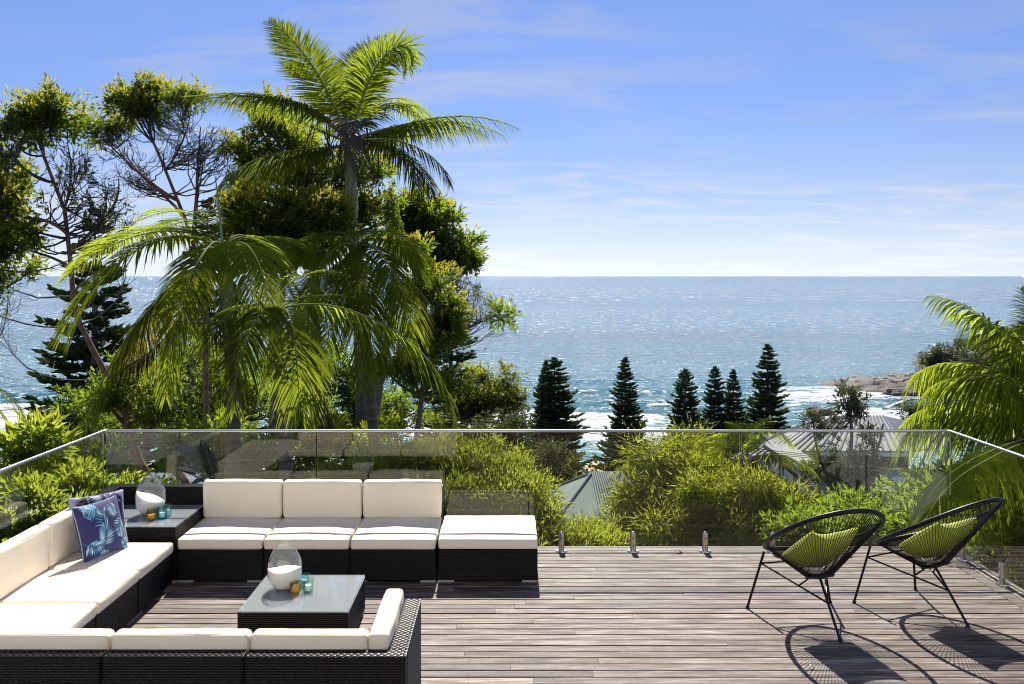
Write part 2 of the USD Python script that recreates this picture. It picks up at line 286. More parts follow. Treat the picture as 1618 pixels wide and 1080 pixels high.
M["rock"] = mat("layered_rock", {"g": ("geometry", {}), "mp": ("mapping", {"scale": (0.15, 0.15, 2.2)}), "n": ("noise_texture", {"scale": 1.0, "detail": 8.0, "roughness": 0.7}),
    "r": ("rgb_ramp", {"ramp": [(0.3, (0.035, 0.03, 0.026)), (0.5, (0.105, 0.085, 0.07)), (0.7, (0.19, 0.155, 0.125))]}), "b": ("bump", {"strength": 0.9, "distance": 0.6}), "p": ("principled_bsdf", {"roughness": 0.8})},
    [("g.position", "mp.vector"), ("mp.vector", "n.vector"), ("n.fac", "r.fac"), ("r.color", "p.base_color"), ("n.fac", "b.height"), ("b.normal", "p.normal")])
M["concrete"] = plain("pale_concrete", (0.42, 0.41, 0.38), 0.85, scale=3.0, amount=0.15)
M["roof_green"] = plain("pale_green_corrugated_steel", (0.20, 0.25, 0.21), 0.75, scale=1.2, amount=0.1, spec=0.1)
M["roof_grey"] = plain("pale_grey_standing_seam_steel", (0.27, 0.27, 0.25), 0.75, scale=1.0, amount=0.08, spec=0.1)
M["roof_slate"] = plain("blue_grey_roofing", (0.13, 0.15, 0.19), 0.75, scale=1.0, amount=0.1, spec=0.1)
M["white_wall"] = plain("white_render", (0.72, 0.72, 0.70), 0.8, scale=1.0, amount=0.06)
M["grey_wall"] = plain("grey_weatherboard", (0.22, 0.24, 0.27), 0.7, scale=1.0, amount=0.1)
M["brown_wood"] = plain("brown_timber", (0.11, 0.06, 0.04), 0.6, scale=3.0, amount=0.3)
M["dark_window"] = mat("dark_window_glass", {"g": ("geometry", {}), "n": ("noise_texture", {"scale": 1.5}), "r": ("rgb_ramp", {"ramp": [(0.3, (0.012, 0.014, 0.017)), (0.7, (0.03, 0.033, 0.04))]}),
    "p": ("principled_bsdf", {"roughness": 0.05})}, [("g.position", "n.vector"), ("n.fac", "r.fac"), ("r.color", "p.base_color")])
M["cable"] = plain("black_cable", (0.010, 0.010, 0.010), 0.9, spec=0.05)
M["stone"] = plain("sandstone_pillar", (0.33, 0.27, 0.20), 0.85, scale=6.0, amount=0.25, bump=0.02)
M["screw"] = plain("dull_screw_steel", (0.06, 0.05, 0.045), 0.6, 0.3)
M["dead_leaf"] = plain("dry_leaf", (0.30, 0.17, 0.11), 0.8, scale=40.0)
M["pale_leaf"] = plain("pale_dry_leaf", (0.60, 0.50, 0.42), 0.8, scale=40.0)
M["sea"] = mat("sea_water", {
    "g": ("geometry", {}), "sp": ("separate_xyz", {}), "ly": ("math", {"math_type": "logarithm", "value2": 10.0}),
    "depth": ("map_range", {"from_min": 2.22, "from_max": 2.9, "clamp": True}),
    "cr": ("rgb_ramp", {"ramp": [(0.0, (0.14, 0.33, 0.33)), (0.22, (0.06, 0.23, 0.28)), (0.6, (0.055, 0.22, 0.32)), (1.0, (0.07, 0.24, 0.39))]}),
    "mpA": ("mapping", {"scale": (0.85, 1.15, 1.0)}), "nA": ("noise_texture", {"scale": 0.55, "detail": 5.0, "roughness": 0.66}),
    "mpB": ("mapping", {"scale": (0.20, 0.26, 0.2)}), "nB": ("noise_texture", {"scale": 1.0, "detail": 2.0, "roughness": 0.5}),
    "mpD": ("mapping", {"scale": (0.06, 0.07, 0.07)}), "nD": ("noise_texture", {"scale": 1.0, "detail": 1.0}),
    "wB": ("map_range", {"from_min": 2.3, "from_max": 2.75, "to_min": 0.5, "to_max": 5.0, "clamp": True}), "wD": ("map_range", {"from_min": 2.7, "from_max": 3.2, "to_min": 0.0, "to_max": 15.0, "clamp": True}),
    "mB": ("math", {"math_type": "multiply"}), "mD": ("math", {"math_type": "multiply_add"}), "sumh": ("math", {"math_type": "add"}),
    "b": ("bump", {"strength": 1.0, "distance": 1.9}),
    "mpC": ("mapping", {"scale": (0.0016, 0.011, 0.01)}), "nC": ("noise_texture", {"scale": 1.0, "detail": 4.0}), "rC": ("map_range", {"from_min": 0.35, "from_max": 0.65, "to_min": 0.86, "to_max": 1.12}), "hs": ("hsv", {}),
    "at": ("attribute", {"attribute": "foam"}), "nF": ("noise_texture", {"scale": 0.35, "detail": 8.0, "roughness": 0.72, "distortion": 0.8}), "mpF": ("mapping", {"scale": (0.6, 1.4, 1.0)}),
    "ff": ("math", {"math_type": "multiply_add", "value2": 1.9, "value3": -1.10}), "fa": ("math", {"math_type": "add"}), "fr": ("map_range", {"from_min": 0.0, "from_max": 0.22, "clamp": True}),
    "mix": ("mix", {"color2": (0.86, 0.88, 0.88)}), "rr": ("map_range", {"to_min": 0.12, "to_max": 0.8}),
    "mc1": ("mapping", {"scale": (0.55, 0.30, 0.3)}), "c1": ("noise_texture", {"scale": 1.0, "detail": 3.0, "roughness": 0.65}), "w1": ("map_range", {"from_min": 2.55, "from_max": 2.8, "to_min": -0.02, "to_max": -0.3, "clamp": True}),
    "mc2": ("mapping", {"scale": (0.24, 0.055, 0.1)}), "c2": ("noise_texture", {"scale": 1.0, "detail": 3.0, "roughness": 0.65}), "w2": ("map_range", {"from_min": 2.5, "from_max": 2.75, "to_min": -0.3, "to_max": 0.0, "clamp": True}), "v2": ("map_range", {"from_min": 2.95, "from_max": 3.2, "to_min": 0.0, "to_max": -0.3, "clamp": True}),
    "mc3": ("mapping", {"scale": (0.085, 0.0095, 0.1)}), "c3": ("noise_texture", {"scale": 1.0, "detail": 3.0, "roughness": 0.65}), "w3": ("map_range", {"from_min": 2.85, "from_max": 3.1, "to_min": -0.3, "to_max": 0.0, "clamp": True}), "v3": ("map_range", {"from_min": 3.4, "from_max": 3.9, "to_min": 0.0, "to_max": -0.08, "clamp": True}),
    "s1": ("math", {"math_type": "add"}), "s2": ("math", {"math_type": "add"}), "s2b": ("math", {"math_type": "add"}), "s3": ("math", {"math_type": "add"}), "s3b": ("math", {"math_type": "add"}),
    "mx": ("math", {"math_type": "maximum"}), "mx2": ("math", {"math_type": "maximum"}), "cr2": ("map_range", {"from_min": 0.55, "from_max": 0.65, "to_max": 0.85, "clamp": True}), "fm": ("math", {"math_type": "maximum"}),  # sun glitter painted into the water colour as white flecks, sized by distance
    "p": ("principled_bsdf", {"ior": 1.33, "specular_ior_level": 0.45})},
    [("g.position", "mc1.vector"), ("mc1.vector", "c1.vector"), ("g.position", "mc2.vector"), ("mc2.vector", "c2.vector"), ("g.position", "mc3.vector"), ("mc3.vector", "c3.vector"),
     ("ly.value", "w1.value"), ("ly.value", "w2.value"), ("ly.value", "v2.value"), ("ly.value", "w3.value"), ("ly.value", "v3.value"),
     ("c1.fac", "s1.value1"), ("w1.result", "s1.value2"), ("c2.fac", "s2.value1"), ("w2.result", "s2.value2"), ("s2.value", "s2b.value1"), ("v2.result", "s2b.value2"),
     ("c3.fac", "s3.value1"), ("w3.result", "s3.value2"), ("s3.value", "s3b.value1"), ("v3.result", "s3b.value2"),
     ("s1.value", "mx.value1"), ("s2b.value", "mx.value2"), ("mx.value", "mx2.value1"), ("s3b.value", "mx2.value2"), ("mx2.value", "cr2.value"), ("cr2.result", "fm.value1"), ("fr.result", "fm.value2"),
     ("g.position", "sp.vector"), ("sp.y", "ly.value1"), ("ly.value", "depth.value"), ("depth.result", "cr.fac"), ("ly.value", "wB.value"), ("ly.value", "wD.value"),
     ("g.position", "mpA.vector"), ("mpA.vector", "nA.vector"), ("g.position", "mpB.vector"), ("mpB.vector", "nB.vector"), ("g.position", "mpD.vector"), ("mpD.vector", "nD.vector"),
     ("nB.fac", "mB.value1"), ("wB.result", "mB.value2"), ("nD.fac", "mD.value1"), ("wD.result", "mD.value2"), ("mB.value", "mD.value3"), ("mD.value", "sumh.value1"), ("nA.fac", "sumh.value2"), ("sumh.value", "b.height"), ("b.normal", "p.normal"),
     ("g.position", "mpC.vector"), ("mpC.vector", "nC.vector"), ("nC.fac", "rC.value"), ("rC.result", "hs.value"), ("cr.color", "hs.color"),
     ("g.position", "mpF.vector"), ("mpF.vector", "nF.vector"), ("nF.fac", "ff.value1"), ("at.fac", "fa.value1"), ("ff.value", "fa.value2"), ("fa.value", "fr.value"),
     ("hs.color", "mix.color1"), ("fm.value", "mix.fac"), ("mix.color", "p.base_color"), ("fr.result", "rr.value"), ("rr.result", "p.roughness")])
# ------------------------------------------------------------------ ground, beach, sea, headland
SEA_Z = -30.0
_gx = [0, 9, 14, 20, 26, 36, 50, 70, 100, 128, 146, 152, 165]
_gz = [-2.6, -4.2, -5.6, -6.8, -8.5, -11.4, -15.0, -19.0, -23.6, -27.2, -28.4, -29.2, -31.5]
def ground_z(x, y):
    z = np.interp(y, _gx, _gz)
    left = np.clip((-3.6 - np.asarray(x)) / 2.5, 0, 1) * np.clip((16 - np.asarray(y)) / 7, 0, 1)      # the garden beside the deck lies higher
    return z + left * 1.5 + (fbm(np.stack([np.asarray(x) * .3, np.asarray(y) * .3, 0 * np.asarray(x)], -1), 3) - .5) * 0.5
def struct(p): return tag(p, kind="structure")
xs = np.r_[np.linspace(-420, -60, 25), np.linspace(-55, 55, 111), np.linspace(60, 420, 25)]
ys = np.r_[np.linspace(-60, 4, 17), np.linspace(5, 60, 70), np.linspace(62, 165, 52)]
gx, gy = np.meshgrid(xs, ys)
gv = np.stack([gx, gy, ground_z(gx, gy)], -1).reshape(-1, 3)
def grid_faces(nr, nc):
    i, j = np.meshgrid(np.arange(nr - 1), np.arange(nc - 1), indexing="ij")
    a = i * nc + j
    return np.stack([a, a + 1, a + nc + 1, a + nc], -1).reshape(-1, 4)
struct(part("ground", (gv, grid_faces(len(ys), len(xs))), M["soil"], None, smooth=True))
xs = np.linspace(-400, 60, 200); ys = np.linspace(138, 172, 36)
gx, gy = np.meshgrid(xs, ys)
gz = np.interp(gy, [138, 146, 154, 160, 172], [-28.9, -28.1, -29.0, -29.75, -31.5]) + (fbm(np.stack([gx * .2, gy * .2, 0 * gx], -1), 3, 5) - .5) * .25
struct(part("beach", (np.stack([gx, gy, gz], -1).reshape(-1, 3), grid_faces(len(ys), len(xs))), M["sand"], None, smooth=True))
# the sea: a fan of rows that widen with distance; breakers near the shore are part of its shape
near = np.arange(150, 330, 0.9); far = 330 * (40000 / 330) ** np.linspace(0, 1, 120)[1:]
ys = np.r_[near, far]; ns = np.linspace(-0.75, 0.75, 260)
gy = ys[:, None] * np.ones_like(ns); gx = (ys[:, None] * 0.9 + 30) * ns[None] * 1.15
sh = (fbm(np.stack([gx * .012, 0 * gx + 3.3, 0 * gx], -1), 3, 11) - .5) * 22
yy = gy + sh + gx * 0.02
wz = np.zeros_like(gx); foam = np.zeros_like(gx)
def crest(y0, amp, width, lo, hi, soft=18.0, tail=14.0, f=1.0):
    """A wave front at y0 between x = lo and hi: a steep shoreward face, foam trailing on both sides of it."""
    global wz, foam
    m = np.clip((gx - lo) / soft, 0, 1) * np.clip((hi - gx) / soft, 0, 1)
    d = yy - y0
    wz += amp * m * np.where(d < 0, np.exp(-(d / (width * .45)) ** 2), np.exp(-(d / width) ** 2))
    foam = np.maximum(foam, f * m * np.where(d < 0, np.exp(-(d / tail) ** 2), np.exp(-(d / (tail * .28)) ** 2)))
crest(163, .25, 3, -400, 60, f=.30, tail=4)
crest(172, .3, 4, -400, 52, f=.14, tail=5)
crest(196, .8, 6, -30, 58, f=.52, tail=13)
crest(214, 1.2, 7, -60, 44, f=.55, tail=10)
crest(222, 1.4, 7, -220, -92, f=.62, tail=30)
crest(244, 1.7, 8, -220, -88, f=.08, tail=6)
crest(236, 1.0, 7, 10, 60, f=.16, tail=7)
crest(262, .9, 9, -80, 80, f=.10, tail=7)
crest(258, .9, 9, 62, 100, f=.44, tail=20, soft=10)
crest(290, .8, 9, -120, 60, f=.10, tail=6)
crest(272, .6, 9, 72, 160, f=.34, tail=20, soft=12)
crest(228, .5, 9, 66, 160, f=.34, tail=26, soft=10)
fade = np.clip((330 - gy) / 60, 0, 1)
swell = (fbm(np.stack([gx * .035, gy * .11, 0 * gx], -1), 4, 3) - .5) * 1.3 * np.clip((gy - 150) / 60, 0.15, 1) * fade
foam *= np.clip(.25 + 1.5 * fbm(np.stack([gx * .05, gy * .12, 0 * gx], -1), 3, 21), .35, 1.3)
gz = SEA_Z + wz * fade + swell
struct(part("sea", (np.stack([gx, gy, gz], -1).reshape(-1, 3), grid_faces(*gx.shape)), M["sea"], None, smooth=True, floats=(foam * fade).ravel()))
# the rock shelf and the headland on the right
def mound(x0, x1, y0, y1, fn, nx=150, ny=90):
    X, Y = np.meshgrid(np.linspace(x0, x1, nx), np.linspace(y0, y1, ny))
    return np.stack([X, Y, fn(X, Y)], -1).reshape(-1, 3), grid_faces(ny, nx)
def shelf(X, Y):
    n = fbm(np.stack([X * .05, Y * .05, 0 * X], -1), 4, 31); n2 = fbm(np.stack([X * .25, Y * .12, 0 * X], -1), 4, 33)
    e = np.clip((X - 92 - 16 * (n - .5)) / 14, 0, 1) * np.clip((292 + 26 * (n - .5) - Y) / 9, 0, 1) * np.clip((Y - 256 - 22 * (n - .5) - np.clip(150 - X, 0, 60) * .05) / 7, 0, 1)
    return SEA_Z - 1.5 + e ** .6 * (3.2 + np.clip((X - 105) / 60, 0, 1) * 2.6 + np.floor(n2 * 6) * .38)
struct(part("rock_shelf", mound(85, 200, 240, 310, shelf, 260, 150), M["rock"], None, smooth=28))
def head(X, Y):
    n = fbm(np.stack([X * .03, Y * .03, 0 * X], -1), 4, 41)
    e = np.clip((X - 100 - (Y - 200) * .32 - 14 * (n - .5)) / 70, 0, 1)
    return SEA_Z - 2 + e ** .75 * 19 * np.clip((420 - Y) / 60, 0, 1) * np.clip((Y - 130) / 60, 0, 1) * (.8 + .4 * n)
struct(part("headland", mound(85, 420, 130, 430, head, 150, 130), M["soil"], None, smooth=True))
for k in range(7):
    u, v = [(1418, 622), (1410, 621), (1300, 655), (1292, 650), (1440, 623), (1288, 648), (1304, 650)][k]
    c = G(u, v, SEA_Z); s = [2.2, 1.3, 2.0, 1.0, 1.4, 1.2, .8][k]
    m = trimesh.creation.icosphere(3, 1.0); m.vertices *= np.array([s * 1.7, s, s * .7]) * (1 + (fbm(m.vertices * 1.7 + k * 9, 3) - .5)[:, None] * .8)
    struct(part("reef_rock", (np.array(m.vertices) + c, m.faces), M["rock"], None, smooth=30))
# the tidal pool in front of the shelf
t = thing("tidal_pool", "concrete walled tidal swimming pool at the foot of the rock shelf", "pool")
pw = [G(1398, 644, SEA_Z + .7), G(1437, 629, SEA_Z + .7), G(1500, 628, SEA_Z + .7), G(1500, 648, SEA_Z + .7)]
for a, b in ((0, 1), (1, 2), (0, 3)):
    d = unit(pw[b] - pw[a]); nrm = np.array([-d[1], d[0], 0]) * .55
    w0, w1 = pw[a] - d * .5, pw[b] + d * .5
    v = np.array([w0 - nrm, w1 - nrm, w1 + nrm, w0 + nrm]); lo = v.copy(); lo[:, 2] = SEA_Z - 1.5
    part("pool_wall", (np.vstack([lo, v]), np.vstack([BF[:, [0, 1, 2]], BF[:, [0, 2, 3]]])), M["concrete"], t)
pool_water = np.array([pw[0], pw[3], pw[2], pw[1]]); pool_water[:, 2] = SEA_Z + .45 + 1.0
part("water", (pool_water - [0, 0, 1.0], np.array([[0, 1, 2], [0, 2, 3]])), mat("pool_water", {"g": ("geometry", {}), "n": ("noise_texture", {"scale": .8, "detail": 4.0}), "b": ("bump", {"strength": .5, "distance": .3}),
     "p": ("principled_bsdf", {"base_color": (.10, .25, .30), "roughness": .08, "ior": 1.33})}, [("g.position", "n.vector"), ("n.fac", "b.height"), ("b.normal", "p.normal")]), t)

# ------------------------------------------------------------------ the deck
GY, GXL, GXR = 7.86, -3.35, 3.69                       # the glass stands at these lines
deck = thing("deck", None, None, kind="structure")
PITCH = 0.0925
rd = np.random.default_rng(3)
y_front = 7.985
nb = 0
for k in range(101):
    y1 = y_front - k * PITCH; y0 = y1 - PITCH + 0.0072
    x = -3.62
    joint = []
    while True:
        x += rd.uniform(2.2, 5.0)
        if x > 2.9: break
        joint.append(x)
    edges = [-3.62] + joint + [3.558]
    for a, b in zip(edges[:-1], edges[1:]):
        dz = rd.uniform(-.0016, .0016)
        v, f = cbox(a + .0006, b - .0006, y0 + rd.uniform(0, .0012), y1, -.025 + dz, dz, .003); v[[8, 11], 0] = a + .0009; v[[9, 10], 0] = b - .0009
        part("plank", (v, f), M["deck"], deck); nb += 1
q = MB(); oct_ = np.arange(8) * np.pi / 4                # screw heads, two to a board on every joist
for k in range(38):
    for j in range(16):
        for f in (.25, .75):
            x_, y_ = -3.578 + j * .48 + rd.normal() * .004, y_front - k * PITCH - PITCH * f + rd.normal() * .003
            if x_ > 3.54 or rd.random() < .45: continue
            q.add(np.vstack([np.stack([x_ + (.0032) * np.cos(oct_), y_ + (.0032) * np.sin(oct_), np.full(8, .0021)], -1), [[x_, y_, .0012]]]), np.stack([np.arange(8), (np.arange(8) + 1) % 8, np.full(8, 8)], 1))
part("screw_head", q.mesh(), M["screw"], deck, kind="stuff")
part("border_plank", cbox(3.563, 3.655, -1.36, 7.985, -.025, .001), M["deck"], deck)
part("border_plank", cbox(3.660, 3.760, -1.36, 7.985, -.025, .002), M["deck"], deck)
dm = MB()
for k in range(16): dm.box(-3.6 + k * .48, -3.555 + k * .48, -1.3, 7.9, -.165, -.027)
part("joist", dm.mesh(), M["brown_wood"], deck, kind="stuff")
part("edge_board", box(-3.66, 3.80, 7.987, 8.02, -.26, -.002), M["deck"], deck)
part("edge_board", box(3.762, 3.795, -1.36, 7.985, -.26, -.004), M["deck"], deck)
part("edge_board", box(-3.66, -3.625, -1.36, 7.985, -.26, -.004), M["deck"], deck)
for x in (-3.3, -1.2, .9, 3.4):
    for y in (3.0, 7.6):
        part("deck_post", box(x - .05, x + .05, y - .05, y + .05, -5.5, -.167), M["brown_wood"], deck)

# ------------------------------------------------------------------ glass balustrade
bal = thing("glass_balustrade", "frameless clear glass balustrade with steel handrail and spigots around the deck edge", "balustrade", (0, GY, 0))
RZ = 1.006
rail = [(GXL, .6, RZ), (GXL, GY - .03, RZ), (GXL + .012, GY - .012, RZ), (GXL + .03, GY, RZ), (GXR - .03, GY, RZ), (GXR - .012, GY - .012, RZ), (GXR, GY - .03, RZ), (GXR, .6, RZ)]
def rail_profile():
    """A slim slotted rail: rounded on top, about 30 mm wide and 25 mm high."""
    p = np.asarray(rail, float); n = len(p)
    t = np.gradient(p, axis=0); t = unit(t); side = np.stack([t[:, 1], -t[:, 0], 0 * t[:, 0]], -1)
    prof = [(.0155 * math.cos(a), .0125 * math.sin(a)) for a in np.linspace(0, 2 * np.pi, 14, endpoint=False)]
    v = np.stack([p + side * a + np.array([0, 0, b]) for a, b in prof], 1).reshape(-1, 3); m = len(prof)
    i, j = np.meshgrid(np.arange(n - 1), np.arange(m), indexing="ij")
    return v, np.stack([i * m + j, i * m + (j + 1) % m, (i + 1) * m + (j + 1) % m, (i + 1) * m + j], -1).reshape(-1, 4)
part("handrail", rail_profile(), M["steel"], bal, smooth=50, world=True)
def glass_panel(a, b, axis, fix):
    z0, z1, h = .036, RZ - .006, .006
    if axis == "x":
        m, e = box(a, b, fix - h, fix + h, z0, z1), [box(a - .0012, a - .0002, fix - h, fix + h, z0, z1), box(b + .0002, b + .0012, fix - h, fix + h, z0, z1), box(a, b, fix - h, fix + h, z0 - .0016, z0 - .0004)]
    else:
        m, e = box(fix - h, fix + h, a, b, z0, z1), [box(fix - h, fix + h, a - .0012, a - .0002, z0, z1), box(fix - h, fix + h, b + .0002, b + .0012, z0, z1), box(fix - h, fix + h, a, b, z0 - .0016, z0 - .0004)]
    g = part("glass_panel", m, M["glass"], bal, world=True)
    q = MB()
    for x in e: q.add(x)
    part("polished_edge", q.mesh(), M["glass_edge"], g, world=True)
SPIG_PROTO = None
def spigot(x, y, ang):
    q = part("spigot", (rot(SPOST[0], ang) + [x, y, 0], SPOST[1]), M["steel"], bal, smooth=40, world=True)
    part("base_plate", (rot(SBASE[0], ang) + [x, y, 0], SBASE[1]), M["steel"], q, smooth=40, world=True)
    part("bolt", (rot(SBOLT[0], ang) + [x, y, 0], SBOLT[1]), M["black_metal"], q, world=True)
q = MB()
for sgn in (-1, 1):                                     # two cheeks that clamp the glass
    m = lathe([(0.0, .012), (.024, .012), (.024, .150), (.021, .160), (.012, .165), (0, .166)], 20)
    v = m[0].copy(); v[:, 1] = np.where(v[:, 1] * sgn < .0085, .0085 * sgn, v[:, 1]); q.add(v, m[1])
SPOST = q.mesh()
SBASE = lathe([(0, 0), (.050, 0), (.050, .008), (.047, .012), (0, .012)], 28)
q = MB()
for z in (.055, .115): q.add(trimesh.creation.cylinder(.006, .004, sections=10, transform=trimesh.transformations.translation_matrix([0, -.0245, z]) @ trimesh.transformations.rotation_matrix(np.pi / 2, [1, 0, 0])))
SBOLT = q.mesh()
xe = [GXL + .012, -1.582, .186, 1.952, GXR - .012]
for k in range(4):
    a, b = xe[k] + .006, xe[k + 1] - .006
    glass_panel(a, b, "x", GY)
    for t_ in (.152, .493, .835): spigot(a + (b - a) * t_, GY, 0)
ye = [7.845, 6.05, 4.25, 2.45, .65]
for fx, ang in ((GXL, 90), (GXR, -90)):
    for k in range(4):
        b, a = ye[k] - .006, ye[k + 1] + .006
        glass_panel(a, b, "y", fx)
        for t_ in (.12, .46, .82): spigot(fx, b - (b - a) * t_, ang)

# ------------------------------------------------------------------ wicker furniture
def weave(w, h, o, du, dv, b=.033, a=.0125, d=.0045):
    """Real strands: a w x h panel from corner o along du, dv; every strand is a small pillow, alternate rows half a strand on."""
    du, dv = np.asarray(du, float), np.asarray(dv, float); n = np.cross(du, dv)
    rows = max(1, round(h / a)); a = h / rows; cols = max(1, round(w / b)); b = w / cols
    V, Fc, k = [], [], 0
    base = np.array([[0, 1, 4, 3], [1, 2, 5, 4], [3, 4, 7, 6], [4, 5, 8, 7]]); base = np.vstack([base[:, [0, 1, 2]], base[:, [0, 2, 3]]])
    for r in range(rows):
        off = -.5 * b if r % 2 else 0.0
        for c in range(cols + (r % 2)):
            u0, u1 = max(0, off + c * b), min(w, off + (c + 1) * b)
            us = np.array([u0, (u0 + u1) / 2, u1]); vs = np.array([r * a + .0012, (r + .5) * a, (r + 1) * a - .0012])
            hh = np.array([[-d, -d * .75, -d], [-d * .55, 0, -d * .55], [-d, -d * .75, -d]])
            V.append((us[None, :, None] * du + vs[:, None, None] * dv + hh[..., None] * n).reshape(-1, 3)); Fc.append(base + k); k += 9
    return np.vstack(V) + o, np.vstack(Fc)
def wicker_box(x0, x1, y0, y1, z0, z1, sides="fblrt"):
    """A dark carcass with woven faces: f -y, b +y, l -x, r +x, t +z."""
    q = MB(); e = .0052
    q.box(x0 + e, x1 - e, y0 + e, y1 - e, z0 + .001, z1 - e)
    X, Y, Z = np.eye(3)
    if "f" in sides: q.add(weave(x1 - x0, z1 - z0, [x0, y0, z0], X, Z))
    if "b" in sides: q.add(weave(x1 - x0, z1 - z0, [x1, y1, z0], -X, Z))
    if "l" in sides: q.add(weave(y1 - y0, z1 - z0, [x0, y1, z0], -Y, Z))
    if "r" in sides: q.add(weave(y1 - y0, z1 - z0, [x1, y0, z0], Y, Z))
    if "t" in sides: q.add(weave(x1 - x0, y1 - y0, [x0, y0, z1], X, Y, .030, .0165))
    return q.mesh()
def rbox(x0, x1, y0, y1, z0, z1, r=.02, puff=(.004, .004, .008), seed=0, wob=.0055):
    """A foam cushion: rounded edges, slightly puffed faces, a little unevenness."""
    h = np.array([x1 - x0, y1 - y0, z1 - z0]) / 2; c = np.array([x0 + x1, y0 + y1, z0 + z1]) / 2
    r = min(r, h.min() * .9)
    ax = [np.r_[-hh, -hh + r * np.array([.12, .3, .6, 1.0]), np.linspace(-hh + r, hh - r, max(3, int(2 * hh / .05)))[1:-1], hh - r * np.array([1.0, .6, .3, .12]), hh] for hh in h]
    V, Fs, n0 = [], [], 0
    for k in range(3):
        i, j = (k + 1) % 3, (k + 2) % 3
        A, B = np.meshgrid(ax[i], ax[j], indexing="ij")
        for s in (-1, 1):
            p = np.zeros(A.shape + (3,)); p[..., i], p[..., j], p[..., k] = A, B, s * h[k]
            q = grid_faces(*A.shape)
            V.append(p.reshape(-1, 3)); Fs.append((q[:, ::-1] if s > 0 else q) + n0); n0 += A.size
    p = np.vstack(V); q = np.clip(p, -(h - r), h - r); n = unit(p - q)
    out = q + r * n; u = p / h
    for k in range(3):
        i, j = (k + 1) % 3, (k + 2) % 3
        out[:, k] += np.sign(u[:, k]) * (np.abs(u[:, k]) > .999) * puff[k] * (1 - u[:, i] ** 2) * (1 - u[:, j] ** 2)
    out += n * ((fbm(out * 7 + seed * 3.7, 2, seed) - .5) * 2 * wob)[:, None]
    f = np.vstack(Fs); f = np.vstack([f[:, [0, 2, 1]], f[:, [0, 3, 2]]])
    m = trimesh.Trimesh(out + c, f, process=False); m.merge_vertices(digits_vertex=6)
    return np.array(m.vertices), np.array(m.faces)
def loop_xy(x0, x1, y0, y1, z, r):
    a = np.linspace(0, np.pi / 2, 5); P_ = []
    for cx, cy, q in ((x1 - r, y1 - r, 0), (x0 + r, y1 - r, 1), (x0 + r, y0 + r, 2), (x1 - r, y0 + r, 3)):
        P_ += [(cx + r * math.cos(t + q * np.pi / 2), cy + r * math.sin(t + q * np.pi / 2), z) for t in a]
    return np.array(P_)
def cushion(name, t, x0, x1, y0, y1, z0, z1, r, puff, seed, axis="z", deg=0):
    """A foam cushion with welted seams round its two big faces; axis = the thin direction."""
    v, f = rbox(x0, x1, y0, y1, z0, z1, r, puff, seed)
    q = MB(); e = r * .30
    if axis == "z": lo = [loop_xy(x0 + e, x1 - e, y0 + e, y1 - e, z, r) for z in (z0 + e, z1 - e)]
    elif axis == "y": lo = [loop_xy(x0 + e, x1 - e, z0 + e, z1 - e, y, r)[:, [0, 2, 1]] for y in (y0 + e, y1 - e)]
    else: lo = [loop_xy(y0 + e, y1 - e, z0 + e, z1 - e, x, r)[:, [2, 0, 1]] for x in (x0 + e, x1 - e)]
    for l in lo: q.add(torus(l, .0028, 5))
    m = q.mesh()
    if deg: v, m = lean(v, y1, z0, deg), (lean(m[0], y1, z0, deg), m[1])
    c_ = part(name, (v, f), M["fabric"], t, smooth=True)
    part("piping", m, M["fabric"], c_, smooth=True)
FB = (.002, .03, .004)
def lean(v, y0, z0, deg):
    c, s = math.cos(math.radians(deg)), math.sin(math.radians(deg)); v = np.array(v)
    y, z = v[:, 1] - y0, v[:, 2] - z0
    v[:, 1], v[:, 2] = y0 + y * c + z * s, z0 - y * s + z * c
    return v
def feet(t, hw, y0, y1):
    for x in (-hw + .06, hw - .06):
        for y in (y0 + .055, y1 - .055): part("foot", cbox(x - .058, x + .058, y - .04, y + .04, 0, .021, .003), M["alu"], t)
def sofa_module(label, loc, rotz, seed, w=.645, d=.78, arm=False):
    """An armless wicker seat, its front along -y; with arm=True a corner seat whose extra side wall stands on its -x side."""
    t = thing("sofa_module", label, "sofa module", loc, rotz, "modules of the dark wicker sofa")
    hw, y0, y1 = w / 2 - .002, -d / 2, d / 2
    part("base", wicker_box(-hw, hw, y0, y1, .02, .250, "fblr"), M["wicker"], t)
    xl = -hw + (.09 if arm else 0)
    part("back_frame", wicker_box(-hw, hw, y1 - .088, y1 - .001, .2515, .572), M["wicker"], t)
    if arm: part("arm_frame", wicker_box(-hw, xl, y0, y1 - .09, .2515, .572, "flrt"), M["wicker"], t)
    cushion("seat_cushion", t, xl + .003, hw - .003, y0 - .012, y1 - .092, .253, .330, .018, (.003, .006, .012), seed)
    cushion("back_cushion", t, xl + (.10 if arm else .003), hw - .003, y1 - .188, y1 - .089, .334, .634, .022, (.004, .010, .004), seed + 1, "y", -1.5)
    if arm:
        cushion("arm_cushion", t, xl, xl + .095, y0 + .02, y1 - .10, .334, .634, .022, (.008, .004, .004), seed + 2, "x")
    feet(t, hw, y0, y1)
    return t
# back row, seats facing the camera
for k, lab in enumerate(["cream cushioned seat beside the corner table, leftmost of the three against the front glass", "middle seat of the three cream cushioned seats against the front glass",
                         "cream cushioned seat against the front glass, next to the backless ottoman"]):
    sofa_module(lab, (-2.143 + k * .6485, 7.44, 0), 0, 10 + 3 * k)
# left row, facing right
for k, lab in enumerate(["left hand seat carrying the two palm print pillows, next to the corner table", "second cream seat from the corner table along the left glass",
                         "third seat along the left glass, cut by the picture edge"]):
    sofa_module(lab, (-2.862, 6.656 - k * .649, 0), 90, 30 + 3 * k)
